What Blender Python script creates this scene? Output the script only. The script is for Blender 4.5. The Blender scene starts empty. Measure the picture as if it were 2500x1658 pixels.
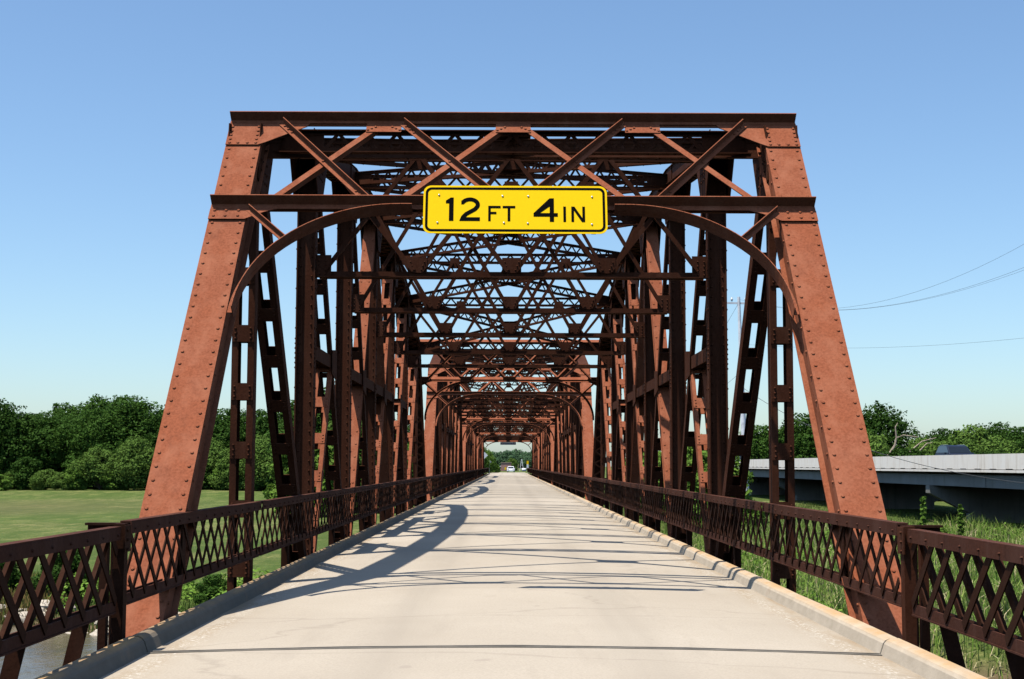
import bpy, math, random
import numpy as np
from mathutils import Vector, Matrix
random.seed(7)
S = bpy.context.scene
R = math.radians
# ------------------------------------------------------------------ camera
EYE = 1.36
cam_d = bpy.data.cameras.new("camera"); cam = bpy.data.objects.new("camera", cam_d)
S.collection.objects.link(cam); S.camera = cam
cam_d.sensor_width = 36.0; cam_d.lens = 50.4
cam_d.clip_start = 0.1; cam_d.clip_end = 6000
cam.matrix_world = (Matrix.Translation((-0.055, 0, EYE)) @ Matrix.Rotation(R(-0.164), 4, 'Z')
                    @ Matrix.Rotation(R(90 + 4.997), 4, 'X') @ Matrix.Rotation(R(0.18), 4, 'Z'))
# ------------------------------------------------------------------ light
SUN = Vector((-0.265, -0.18, 1.0)).normalized()
w = bpy.data.worlds.new("World"); S.world = w; w.use_nodes = True
nt = w.node_tree; nt.nodes.clear()
sky = nt.nodes.new("ShaderNodeTexSky"); sky.sky_type = 'NISHITA'; sky.sun_disc = False
sky.sun_elevation = math.asin(SUN.z); sky.sun_rotation = math.atan2(SUN.x, SUN.y)
sky.air_density = 1.0; sky.dust_density = 1.0; sky.ozone_density = 3.5; sky.altitude = 300
bg = nt.nodes.new("ShaderNodeBackground"); bg.inputs[1].default_value = 0.13
wo = nt.nodes.new("ShaderNodeOutputWorld")
tint = nt.nodes.new("ShaderNodeMix"); tint.data_type = 'RGBA'; tint.blend_type = 'MULTIPLY'; tint.inputs[0].default_value = 1
tint.inputs[7].default_value = (0.91, 1.0, 1.035, 1); nt.links.new(sky.outputs[0], tint.inputs[6])
nt.links.new(tint.outputs[2], bg.inputs[0]); nt.links.new(bg.outputs[0], wo.inputs[0])
sl = bpy.data.lights.new("sun", 'SUN'); sl.energy = 5.0; sl.angle = R(0.5); sl.color = (1, 0.95, 0.87)
so = bpy.data.objects.new("sun", sl); S.collection.objects.link(so)
so.rotation_euler = SUN.to_track_quat('Z', 'Y').to_euler()
vs = S.view_settings; vs.view_transform = 'Standard'; vs.look = 'None'; vs.gamma = 1; vs.exposure = 0.35
S.cycles.max_bounces = 5; S.cycles.diffuse_bounces = 0; S.cycles.glossy_bounces = 2
S.cycles.transmission_bounces = 3; S.cycles.transparent_max_bounces = 4

# ------------------------------------------------------------------ materials
def newmat(name):
    m = bpy.data.materials.new(name); m.use_nodes = True
    nt = m.node_tree; b = nt.nodes["Principled BSDF"]
    return m, nt, b
def N(nt, t, **kw):
    n = nt.nodes.new(t)
    for k, v in kw.items():
        if k.startswith('i_'): n.inputs[k[2:].replace('_', ' ')].default_value = v
        else: setattr(n, k, v)
    return n
def ramp(nt, src, stops):
    r = nt.nodes.new("ShaderNodeValToRGB"); e = r.color_ramp.elements
    e[0].position, e[0].color = stops[0][0], (*stops[0][1], 1)
    e[1].position, e[1].color = stops[1][0], (*stops[1][1], 1)
    for p, c in stops[2:]:
        x = e.new(p); x.color = (*c, 1)
    nt.links.new(src, r.inputs[0]); return r.outputs[0]
def mixc(nt, fac, a, b, mode='MIX'):
    m = nt.nodes.new("ShaderNodeMix"); m.data_type = 'RGBA'; m.blend_type = mode
    for s, v in ((m.inputs[0], fac), (m.inputs[6], a), (m.inputs[7], b)):
        if isinstance(v, bpy.types.NodeSocket): nt.links.new(v, s)
        elif isinstance(v, (int, float)): s.default_value = v
        else: s.default_value = (*v, 1)
    return m.outputs[2]
def noise(nt, scale, detail=4, rough=0.55, stretch=None, coord='Object'):
    tc = nt.nodes.new("ShaderNodeTexCoord"); out = tc.outputs[coord]
    if stretch:
        mp = nt.nodes.new("ShaderNodeMapping"); mp.inputs['Scale'].default_value = stretch
        nt.links.new(out, mp.inputs[0]); out = mp.outputs[0]
    n = nt.nodes.new("ShaderNodeTexNoise"); n.inputs['Scale'].default_value = scale
    n.inputs['Detail'].default_value = detail; n.inputs['Roughness'].default_value = rough
    nt.links.new(out, n.inputs['Vector']); return n.outputs['Fac']
def bump(nt, b, h, strength=0.3, dist=0.01):
    n = nt.nodes.new("ShaderNodeBump"); n.inputs['Strength'].default_value = strength
    n.inputs['Distance'].default_value = dist
    nt.links.new(h, n.inputs['Height']); nt.links.new(n.outputs[0], b.inputs['Normal'])
def simple(name, col, rough=0.6, var=0.25, scale=6, metal=0.0, bstr=0.15):
    m, nt, b = newmat(name)
    n = noise(nt, scale, 5)
    c = ramp(nt, n, [(0.3, tuple(x*(1-var) for x in col)), (0.7, tuple(min(1, x*(1+var)) for x in col))])
    nt.links.new(c, b.inputs['Base Color']); b.inputs['Roughness'].default_value = rough
    b.inputs['Metallic'].default_value = metal
    if bstr: bump(nt, b, n, bstr)
    return m
def rustmat(name, a, bcol, dark, streak=0.5):
    m, nt, b = newmat(name)
    n1 = noise(nt, 1.6, 6, 0.6); n2 = noise(nt, 38, 4, 0.7); n3 = noise(nt, 5, 4, 0.6, (1, 1, 0.18))
    c = ramp(nt, n1, [(0.36, a), (0.66, bcol)])
    c = mixc(nt, ramp(nt, n2, [(0.38, (0, 0, 0)), (0.72, (1, 1, 1))]), c, tuple(x*0.62 for x in a))
    c = mixc(nt, ramp(nt, n3, [(0.55, (0, 0, 0)), (0.74, (streak,)*3)]), c, dark)
    n4 = noise(nt, 2.6, 5, 0.65, (1.6, 1.6, 0.35)); n5 = noise(nt, 11, 5, 0.75)
    c = mixc(nt, ramp(nt, n4, [(0.47, (0, 0, 0)), (0.68, (0.75,)*3)]), c, tuple(min(1, q) for q in (a[0]*1.12, a[1]*1.38, a[2]*1.6)))
    c = mixc(nt, ramp(nt, n5, [(0.60, (0, 0, 0)), (0.74, (0.45,)*3)]), c, tuple(q*0.45 for q in a))
    nt.links.new(c, b.inputs['Base Color']); b.inputs['Roughness'].default_value = 0.8
    b.inputs['Specular IOR Level'].default_value = 0.05
    bump(nt, b, n2, 0.35, 0.006)
    return m
M = {}
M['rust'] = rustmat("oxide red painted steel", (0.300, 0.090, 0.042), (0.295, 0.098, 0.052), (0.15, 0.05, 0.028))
M['rustshade'] = rustmat("weathered steel darkened for shade", (0.085, 0.028, 0.014), (0.066, 0.024, 0.013), (0.028, 0.013, 0.008))  # same paint as the outer steel, colour lowered to imitate shade
M['rail'] = rustmat("dark rusted rail steel deepened for shade", (0.046, 0.017, 0.009), (0.036, 0.015, 0.009), (0.02, 0.010, 0.007))  # rail's own dark rust, deepened further to imitate shade
M['railtop'] = rustmat("worn rail edge steel", (0.095, 0.036, 0.022), (0.075, 0.030, 0.020), (0.04, 0.02, 0.015))
M['yellow'] = simple("yellow sign sheeting", (1.0, 0.62, 0.012), 0.45, 0.03, 30, 0, 0.0)
M['black'] = simple("black sign ink", (0.006, 0.006, 0.006), 0.6, 0.1, 30, 0, 0)
for k in ('yellow', 'black'):
    bb = M[k].node_tree.nodes["Principled BSDF"]; bb.inputs['Specular IOR Level'].default_value = 0.0; bb.inputs['Roughness'].default_value = 0.9
M['zinc'] = simple("zinc bolts", (0.45, 0.43, 0.42), 0.4, 0.2, 30, 0.6)
M['signback'] = simple("bare aluminium sign back", (0.30, 0.32, 0.35), 0.5, 0.15, 3, 0.2)
M['pole'] = simple("weathered pale pole", (0.72, 0.73, 0.74), 0.8, 0.2, 3)
M['wood'] = simple("grey driftwood bark", (0.34, 0.27, 0.19), 0.9, 0.3, 6)
M['bark'] = simple("tree bark", (0.11, 0.085, 0.06), 0.9, 0.4, 4)
M['cable'] = simple("weathered cable", (0.05, 0.05, 0.05), 0.6, 0.1, 3)
M['carblue'] = simple("dark blue car paint", (0.008, 0.014, 0.034), 0.4, 0.05, 3, 0.3, 0)
M['carwhite'] = simple("white car paint", (0.78, 0.78, 0.78), 0.3, 0.02, 3, 0, 0)
M['glass'] = simple("dark car glass", (0.012, 0.016, 0.02), 0.08, 0.05, 3, 0, 0)
M['tyre'] = simple("black rubber", (0.02, 0.02, 0.02), 0.8, 0.1, 3, 0, 0)
M['chrome'] = simple("bright trim", (0.6, 0.6, 0.62), 0.3, 0.05, 3, 0.8, 0)
M['taillight'] = simple("red lamp plastic", (0.45, 0.02, 0.02), 0.3, 0.05, 3, 0, 0)
M['brick'] = simple("pinkish brick", (0.42, 0.23, 0.17), 0.9, 0.2, 2)
M['roofm'] = simple("tan roofing", (0.40, 0.30, 0.20), 0.9, 0.2, 2)
M['whitepaint'] = simple("white painted metal", (0.75, 0.75, 0.72), 0.6, 0.05, 2)
M['rock'] = simple("pale riverbank rock", (0.42, 0.36, 0.28), 0.9, 0.35, 3, 0, 0.5)
M['orange'] = simple("orange paint", (0.75, 0.30, 0.05), 0.6, 0.05, 2)
# concrete deck
def deckmat():
    m, nt, b = newmat("sun bleached concrete deck")
    big = noise(nt, 0.25, 5, 0.6); mid = noise(nt, 1.2, 5, 0.6, (2.2, 0.25, 1)); fine = noise(nt, 60, 3, 0.7)
    c = ramp(nt, big, [(0.3, (0.378, 0.318, 0.245)), (0.7, (0.47, 0.405, 0.32))])
    c = mixc(nt, ramp(nt, mid, [(0.56, (0, 0, 0)), (0.8, (0.45,)*3)]), c, (0.286, 0.239, 0.184))
    c = mixc(nt, ramp(nt, fine, [(0.35, (0.45,)*3), (0.6, (0, 0, 0))]), c, (0.286, 0.243, 0.189))
    tc = nt.nodes.new("ShaderNodeTexCoord"); sx = nt.nodes.new("ShaderNodeSeparateXYZ"); nt.links.new(tc.outputs['Object'], sx.inputs[0])
    ab = N(nt, "ShaderNodeMath", operation='ABSOLUTE'); nt.links.new(sx.outputs[0], ab.inputs[0])
    def band(c0, wd):
        sb = N(nt, "ShaderNodeMath", operation='SUBTRACT'); nt.links.new(ab.outputs[0], sb.inputs[0]); sb.inputs[1].default_value = c0
        a2 = N(nt, "ShaderNodeMath", operation='ABSOLUTE'); nt.links.new(sb.outputs[0], a2.inputs[0])
        mr = N(nt, "ShaderNodeMapRange"); mr.interpolation_type = 'SMOOTHSTEP'; nt.links.new(a2.outputs[0], mr.inputs[0])
        mr.inputs[1].default_value = wd; mr.inputs[2].default_value = 0.0; return mr.outputs[0]
    def mul(a, bb, k=1.0):
        m1 = N(nt, "ShaderNodeMath", operation='MULTIPLY'); nt.links.new(a, m1.inputs[0]); nt.links.new(bb, m1.inputs[1])
        m2 = N(nt, "ShaderNodeMath", operation='MULTIPLY'); nt.links.new(m1.outputs[0], m2.inputs[0]); m2.inputs[1].default_value = k; return m2.outputs[0]
    tr = noise(nt, 1.0, 5, 0.6, (5, 0.12, 1))
    c = mixc(nt, mul(band(0.95, 0.42), tr, 0.75), c, (0.30, 0.255, 0.20))
    gut = noise(nt, 1.3, 5, 0.65, (3, 0.6, 1))
    c = mixc(nt, mul(band(2.72, 0.42), ramp(nt, gut, [(0.42, (0.1,)*3), (0.62, (1,)*3)]), 0.75), c, (0.30, 0.215, 0.13))
    cr = noise(nt, 26, 3, 0.7); c = mixc(nt, mul(band(2.55, 0.16), ramp(nt, cr, [(0.56, (0, 0, 0)), (0.62, (1,)*3)]), 0.9), c, (0.62, 0.58, 0.5))
    vo = nt.nodes.new("ShaderNodeTexVoronoi"); vo.feature = 'DISTANCE_TO_EDGE'; vo.inputs['Scale'].default_value = 0.33
    wv = nt.nodes.new("ShaderNodeMapping"); nt.links.new(tc.outputs['Object'], wv.inputs[0]); wv.inputs['Scale'].default_value = (0.55, 1.1, 1)
    wn = nt.nodes.new("ShaderNodeTexNoise"); wn.inputs['Scale'].default_value = 1.6; wn.inputs['Detail'].default_value = 5; nt.links.new(wv.outputs[0], wn.inputs['Vector'])
    va = N(nt, "ShaderNodeVectorMath", operation='MULTIPLY_ADD'); nt.links.new(wn.outputs['Color'], va.inputs[0]); va.inputs[1].default_value = (0.7, 0.7, 0); nt.links.new(wv.outputs[0], va.inputs[2])
    nt.links.new(va.outputs[0], vo.inputs['Vector'])
    c = mixc(nt, ramp(nt, vo.outputs['Distance'], [(0.002, (0.30,)*3), (0.006, (0, 0, 0))]), c, (0.22, 0.18, 0.14))
    # small dark spots
    sp = noise(nt, 3.1, 2, 0.5)
    c = mixc(nt, ramp(nt, sp, [(0.70, (0, 0, 0)), (0.74, (0.5,)*3)]), c, (0.30, 0.25, 0.2))
    nt.links.new(c, b.inputs['Base Color']); b.inputs['Roughness'].default_value = 0.9
    b.inputs['Specular IOR Level'].default_value = 0.2
    bump(nt, b, fine, 0.25, 0.004)
    return m
M['deck'] = deckmat()
def kerbmat(k=1.0):
    m, nt, b = newmat("rust stained kerb concrete")
    tc = nt.nodes.new("ShaderNodeTexCoord"); sx = nt.nodes.new("ShaderNodeSeparateXYZ")
    nt.links.new(tc.outputs['Object'], sx.inputs[0])
    # orange stain near top outer edge: depends on the height of the kerb itself
    mr = N(nt, "ShaderNodeMapRange"); nt.links.new(sx.outputs[2], mr.inputs[0])
    mr.inputs[1].default_value = 0.045; mr.inputs[2].default_value = 0.072
    n1 = noise(nt, 2.4, 5, 0.65, (1, 0.7, 1)); n2 = noise(nt, 9, 5, 0.6, (1, 0.5, 1.0)); f = noise(nt, 55, 3)
    base = ramp(nt, n2, [(0.3, (0.40*k, 0.325*k, 0.235*k)), (0.7, (0.52*k, 0.43*k, 0.32*k))])
    mul = N(nt, "ShaderNodeMath", operation='MULTIPLY')
    nt.links.new(mr.outputs[0], mul.inputs[0])
    nt.links.new(ramp(nt, n1, [(0.36, (0.15,)*3), (0.62, (0.9,)*3)]), mul.inputs[1])
    c = mixc(nt, mul.outputs[0], base, (0.46, 0.27, 0.11))
    c = mixc(nt, ramp(nt, n1, [(0.62, (0, 0, 0)), (0.75, (0.5,)*3)]), c, (0.38, 0.22, 0.11))
    nt.links.new(c, b.inputs['Base Color']); b.inputs['Roughness'].default_value = 0.9
    bump(nt, b, f, 0.3, 0.006)
    return m
M['kerb'] = kerbmat(); M['kerbshade'] = kerbmat(0.36)  # left kerb's concrete colour is darkened to stand for its shade
def concmat(name, a, bb, stain):
    m, nt, b = newmat(name)
    n1 = noise(nt, 0.5, 5, 0.6); n2 = noise(nt, 2.0, 5, 0.7, (1, 1, 0.12)); f = noise(nt, 20, 3)
    c = ramp(nt, n1, [(0.35, a), (0.65, bb)])
    c = mixc(nt, ramp(nt, n2, [(0.52, (0, 0, 0)), (0.72, (0.7,)*3)]), c, stain)
    nt.links.new(c, b.inputs['Base Color']); b.inputs['Roughness'].default_value = 0.9
    bump(nt, b, f, 0.2, 0.01); return m
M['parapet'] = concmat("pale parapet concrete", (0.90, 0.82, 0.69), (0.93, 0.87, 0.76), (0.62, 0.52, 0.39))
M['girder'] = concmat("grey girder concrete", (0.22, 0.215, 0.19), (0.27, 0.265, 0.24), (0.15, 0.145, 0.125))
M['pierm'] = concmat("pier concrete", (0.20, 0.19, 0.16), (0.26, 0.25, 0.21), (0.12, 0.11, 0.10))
def groundmat():
    m, nt, b = newmat("mown grass and weedy ground")
    n1 = noise(nt, 0.035, 5, 0.6); n2 = noise(nt, 0.5, 6, 0.7, (0.35, 1.0, 1)); n3 = noise(nt, 7, 4, 0.75)
    c = ramp(nt, n1, [(0.35, (0.105, 0.155, 0.030)), (0.65, (0.185, 0.215, 0.060))])
    n4 = noise(nt, 1.3, 6, 0.8, (0.5, 0.16, 1)); n5 = noise(nt, 0.12, 5, 0.7, (0.4, 1.6, 1))
    c = mixc(nt, ramp(nt, n2, [(0.42, (0, 0, 0)), (0.60, (0.85,)*3)]), c, (0.30, 0.27, 0.10))
    c = mixc(nt, ramp(nt, n5, [(0.45, (0, 0, 0)), (0.58, (0.6,)*3)]), c, (0.085, 0.135, 0.03))
    n6 = noise(nt, 0.30, 6, 0.75, (1, 0.22, 1)); n7 = noise(nt, 0.07, 4, 0.6, (0.6, 0.5, 1))
    c = mixc(nt, ramp(nt, n6, [(0.46, (0, 0, 0)), (0.56, (0.75,)*3)]), c, (0.085, 0.115, 0.028))
    c = mixc(nt, ramp(nt, n7, [(0.50, (0, 0, 0)), (0.62, (0.6,)*3)]), c, (0.31, 0.265, 0.11))
    c = mixc(nt, ramp(nt, n4, [(0.44, (0.8,)*3), (0.56, (0, 0, 0))]), c, (0.07, 0.11, 0.022))
    c = mixc(nt, ramp(nt, n3, [(0.40, (0.75,)*3), (0.58, (0, 0, 0))]), c, (0.05, 0.085, 0.018))
    # muddy bank where the sheet drops towards the water
    g = nt.nodes.new("ShaderNodeNewGeometry"); sx = nt.nodes.new("ShaderNodeSeparateXYZ")
    nt.links.new(g.outputs['Position'], sx.inputs[0])
    mr = N(nt, "ShaderNodeMapRange"); nt.links.new(sx.outputs[2], mr.inputs[0])
    mr.inputs[1].default_value = -3.45; mr.inputs[2].default_value = -3.85
    c = mixc(nt, mr.outputs[0], c, (0.15, 0.11, 0.06))
    nt.links.new(c, b.inputs['Base Color']); b.inputs['Roughness'].default_value = 0.95
    b.inputs['Specular IOR Level'].default_value = 0.1
    bump(nt, b, n3, 0.8, 0.15); return m
M['ground'] = groundmat()
def watermat():
    m, nt, b = newmat("muddy river water")
    n = noise(nt, 2.2, 4, 0.6, (1, 0.5, 1)); n2 = noise(nt, 0.3, 3)
    c = ramp(nt, n2, [(0.3, (0.075, 0.058, 0.028)), (0.7, (0.11, 0.085, 0.045))])
    nt.links.new(c, b.inputs['Base Color']); b.inputs['Roughness'].default_value = 0.2; b.inputs['Specular IOR Level'].default_value = 0.22
    bump(nt, b, n, 0.7, 0.06); return m
M['water'] = watermat()
def leafmat(name, a, bcol, c3, trans=0.25):
    m, nt, b = newmat(name)
    oi = nt.nodes.new("ShaderNodeObjectInfo")
    n1 = noise(nt, 0.35, 3, 0.6); n2 = noise(nt, 3.5, 2, 0.6)
    c = ramp(nt, n1, [(0.35, a), (0.65, bcol)])
    c = mixc(nt, ramp(nt, n2, [(0.45, (0, 0, 0)), (0.7, (0.8,)*3)]), c, c3)
    c2 = mixc(nt, 0.6, c, tuple(x*0.62 for x in a))
    c = mixc(nt, oi.outputs['Random'], c, c2)
    nt.links.new(c, b.inputs['Base Color']); b.inputs['Roughness'].default_value = 0.65
    b.inputs['Specular IOR Level'].default_value = 0.06
    tr = nt.nodes.new("ShaderNodeBsdfTranslucent"); nt.links.new(c, tr.inputs[0])
    ms = nt.nodes.new("ShaderNodeMixShader"); ms.inputs[0].default_value = trans
    out = nt.nodes["Material Output"]
    nt.links.new(b.outputs[0], ms.inputs[1]); nt.links.new(tr.outputs[0], ms.inputs[2])
    nt.links.new(ms.outputs[0], out.inputs[0]); return m
M['leaf'] = leafmat("dark summer foliage", (0.030, 0.075, 0.011), (0.050, 0.110, 0.015), (0.095, 0.185, 0.026))
M['leafw'] = leafmat("grey green willow foliage", (0.10, 0.19, 0.030), (0.14, 0.23, 0.040), (0.19, 0.29, 0.06))
M['leafl'] = leafmat("bright green foliage", (0.12, 0.23, 0.03), (0.18, 0.31, 0.045), (0.26, 0.40, 0.07))
M['leafb'] = leafmat("bluish distant foliage tinted for haze", (0.09, 0.175, 0.085), (0.12, 0.22, 0.10), (0.17, 0.28, 0.13))  # distance haze is put into this leaf colour
M['grass'] = leafmat("long green grass", (0.09, 0.16, 0.025), (0.15, 0.22, 0.045), (0.26, 0.29, 0.09), 0.3)
M['reed'] = leafmat("yellowing reeds", (0.11, 0.23, 0.03), (0.20, 0.32, 0.05), (0.46, 0.46, 0.16), 0.3)
M['straw'] = leafmat('pale dead straw', (0.45, 0.38, 0.20), (0.60, 0.52, 0.30), (0.32, 0.30, 0.12), 0.1)
M['drygrass'] = leafmat("brown dry weeds", (0.22, 0.15, 0.05), (0.30, 0.20, 0.07), (0.15, 0.14, 0.04), 0.2)

# ------------------------------------------------------------------ mesh building
V = Vector
class MB:
    def __init__(s): s.v = []; s.f = []
    def quad(s, a, b, c, d):
        i = len(s.v); s.v += [tuple(a), tuple(b), tuple(c), tuple(d)]; s.f.append((i, i+1, i+2, i+3))
    def poly(s, pts):
        i = len(s.v); s.v += [tuple(p) for p in pts]; s.f.append(tuple(range(i, i+len(pts))))
    def hexa(s, p):  # 8 points: bottom ring 4, top ring 4
        i = len(s.v); s.v += [tuple(q) for q in p]
        s.f += [(i+3, i+2, i+1, i), (i+4, i+5, i+6, i+7), (i, i+1, i+5, i+4), (i+1, i+2, i+6, i+5),
                (i+2, i+3, i+7, i+6), (i+3, i, i+4, i+7)]
    def box(s, c, sz):
        x, y, z = c; a, b, d = (q/2 for q in sz)
        s.hexa([(x-a, y-b, z-d), (x+a, y-b, z-d), (x+a, y+b, z-d), (x-a, y+b, z-d),
                (x-a, y-b, z+d), (x+a, y-b, z+d), (x+a, y+b, z+d), (x-a, y+b, z+d)])
    def beam(s, p0, p1, side, w, h, so=0.0, uo=0.0):
        """box from p0 to p1; w along `side` (made perpendicular), h along up = side x dir; so/uo shift"""
        p0 = V(p0); p1 = V(p1); d = (p1-p0).normalized(); sd = V(side); sd = (sd - d*sd.dot(d)).normalized()
        up = sd.cross(d); o = sd*so + up*uo; a = sd*(w/2); b = up*(h/2)
        s.hexa([p0+o-a-b, p0+o+a-b, p0+o+a+b, p0+o-a+b, p1+o-a-b, p1+o+a-b, p1+o+a+b, p1+o-a+b])
    def prism(s, pts, off):
        off = V(off); n = len(pts); i = len(s.v)
        s.v += [tuple(V(p)) for p in pts] + [tuple(V(p)+off) for p in pts]
        s.f.append(tuple(range(i+n-1, i-1, -1))); s.f.append(tuple(range(i+n, i+2*n)))
        for k in range(n):
            k2 = (k+1) % n; s.f.append((i+k, i+k2, i+n+k2, i+n+k))
    def rivet(s, p, n, r=0.019, h=0.015):
        p = V(p); n = V(n).normalized()
        t = n.orthogonal().normalized(); b = n.cross(t); i = len(s.v); k = 6
        for rr, hh in ((r, 0), (r*0.72, h*0.75)):
            for j in range(k):
                a = 2*math.pi*j/k; s.v.append(tuple(p + t*(rr*math.cos(a)) + b*(rr*math.sin(a)) + n*hh))
        s.v.append(tuple(p + n*h))
        for j in range(k):
            j2 = (j+1) % k
            s.f.append((i+j, i+j2, i+k+j2, i+k+j)); s.f.append((i+k+j, i+k+j2, i+2*k))
    def rivline(s, p0, p1, n, step, r=0.019):
        p0 = V(p0); p1 = V(p1); L = (p1-p0).length; c = max(1, int(L/step))
        for j in range(c+1): s.rivet(p0 + (p1-p0)*(j/c), n, r)
    def tube(s, pts, rs, k=7):
        pts = [V(p) for p in pts]; i0 = len(s.v)
        for j, p in enumerate(pts):
            d = (pts[min(j+1, len(pts)-1)] - pts[max(j-1, 0)]).normalized()
            t = d.orthogonal().normalized(); b = d.cross(t)
            r = rs if isinstance(rs, (int, float)) else rs[j]
            for q in range(k):
                a = 2*math.pi*q/k; s.v.append(tuple(p + t*(r*math.cos(a)) + b*(r*math.sin(a))))
        for j in range(len(pts)-1):
            for q in range(k):
                q2 = (q+1) % k; a = i0+j*k
                s.f.append((a+q, a+q2, a+k+q2, a+k+q))
        s.f.append(tuple(range(i0+k-1, i0-1, -1))); s.f.append(tuple(range(i0+(len(pts)-1)*k, i0+len(pts)*k)))
    def cyl(s, c, axis, r, h, k=20):
        a = V(axis).normalized(); s.tube([V(c)-a*h/2, V(c)+a*h/2], r, k)
    def mapped(s, fn, flip=False):
        o = MB(); o.v = [tuple(fn(V(p))) for p in s.v]
        o.f = [tuple(reversed(f)) if flip else f for f in s.f]; return o
    def mesh(s, name, mats, smooth=False):
        me = bpy.data.meshes.new(name); me.from_pydata(s.v, [], s.f)
        for m in (mats if isinstance(mats, (list, tuple)) else [mats]): me.materials.append(m)
        if smooth: me.polygons.foreach_set('use_smooth', [True]*len(me.polygons))
        me.update(); return me
def link(name, data, parent=None, loc=(0, 0, 0), rz=0.0):
    o = bpy.data.objects.new(name, data); S.collection.objects.link(o)
    o.location = loc; o.rotation_euler = (0, 0, rz)
    if parent: o.parent = parent
    return o
def part(name, mb, mat, parent, smooth=False, label=None):
    o = link(name, mb.mesh(name, mat, smooth), parent)
    if label: o['label'] = label
    return o
def tag(o, label, cat, group=None, kind=None):
    o['label'] = label; o['category'] = cat
    if group: o['group'] = group
    if kind: o['kind'] = kind
    return o
def thing(name, label, cat, loc=(0, 0, 0), rz=0.0, group=None):
    return tag(link(name, None, None, loc, rz), label, cat, group)
def struct(name, mb, mat, label=None, smooth=False):
    o = link(name, mb.mesh(name, mat, smooth)); o['kind'] = 'structure'
    if label: o['label'] = label
    return o
CH = {}
def copy_tree(o, parent=None):
    c = o.copy(); S.collection.objects.link(c); c.parent = parent
    for ch in [x for x in ALLOBJ if x.parent == o]: copy_tree(ch, c)
    return c

# ------------------------------------------------------------------ bridge geometry
P = 5.17; Y0 = 11.90; NP = 8; GAP = 0.35*P; PERIOD = NP*P + GAP; XT = 3.2; ZL = -0.85
ZU = {1: 5.28, 2: 6.36, 3: 6.92, 4: 7.10, 5: 6.92, 6: 6.36, 7: 5.28}
L = math.hypot(P, ZU[1]-ZL); VY = P/L; VZ = (ZU[1]-ZL)/L
PU = V((1, 0, 0)); PV = V((0, VY, VZ)); PN = V((0, -VZ, VY))
def PP(u, v, n=0.0): return V((u, 0, ZL)) + PV*v + PN*n
def vz(z): return (z-ZL)/VZ
def Ln(i, s=1): return V((XT*s, i*P, ZL))
def Un(i, s=1): return V((XT*s, i*P, ZU[i]))
def mirY(p): return V((p[0], NP*P - p[1], p[2]))
def both(mb): return mb.mapped(mirY, True)

def end_post(s):
    mb = MB(); x = XT*s; v1 = vz(5.39)
    mb.beam(PP(x, 0, 0.155), PP(x, v1, 0.155), PU, 0.41, 0.014)       # cover plate
    for q in (-1, 1):
        mb.beam(PP(x+q*0.165, 0), PP(x+q*0.165, v1), PU, 0.014, 0.294)
        mb.beam(PP(x+q*0.19, 0, -0.15), PP(x+q*0.19, v1, -0.15), PU, 0.075, 0.014)
        mb.beam(PP(x+q*0.186, 0, 0.10), PP(x+q*0.186, v1, 0.10), PU, 0.028, 0.09)
        mb.rivline(PP(x+q*0.155, 0.2, 0.162), PP(x+q*0.155, v1-0.06, 0.162), PN, 0.165, 0.02)
        mb.rivline(PP(x+q*0.2, 0.2, 0.10), PP(x+q*0.2, v1-0.06, 0.10), V((q, 0, 0)), 0.33, 0.02)
    v = 0.3
    while v < v1-0.3:                                                  # lacing below
        mb.beam(PP(x-0.17, v, -0.16), PP(x+0.17, v+0.28, -0.16), PU, 0.05, 0.010)
        mb.beam(PP(x+0.17, v+0.28, -0.16), PP(x-0.17, v+0.56, -0.16), PU, 0.05, 0.010); v += 0.56
    # splice plates
    zc = 4.13
    mb.beam(PP(x, vz(zc)-0.20, 0.169), PP(x, vz(zc)+0.11, 0.169), PU, 0.414, 0.010)
    for du in (-0.155, -0.05, 0.05, 0.155):
        mb.rivet(PP(x+du, vz(zc)-0.17, 0.174), PN, 0.02); mb.rivet(PP(x+du, vz(zc)+0.08, 0.174), PN, 0.02)
    # base shoe
    mb.box((x, 0.02, ZL-0.08), (0.55, 0.6, 0.22))
    return mb
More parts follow.
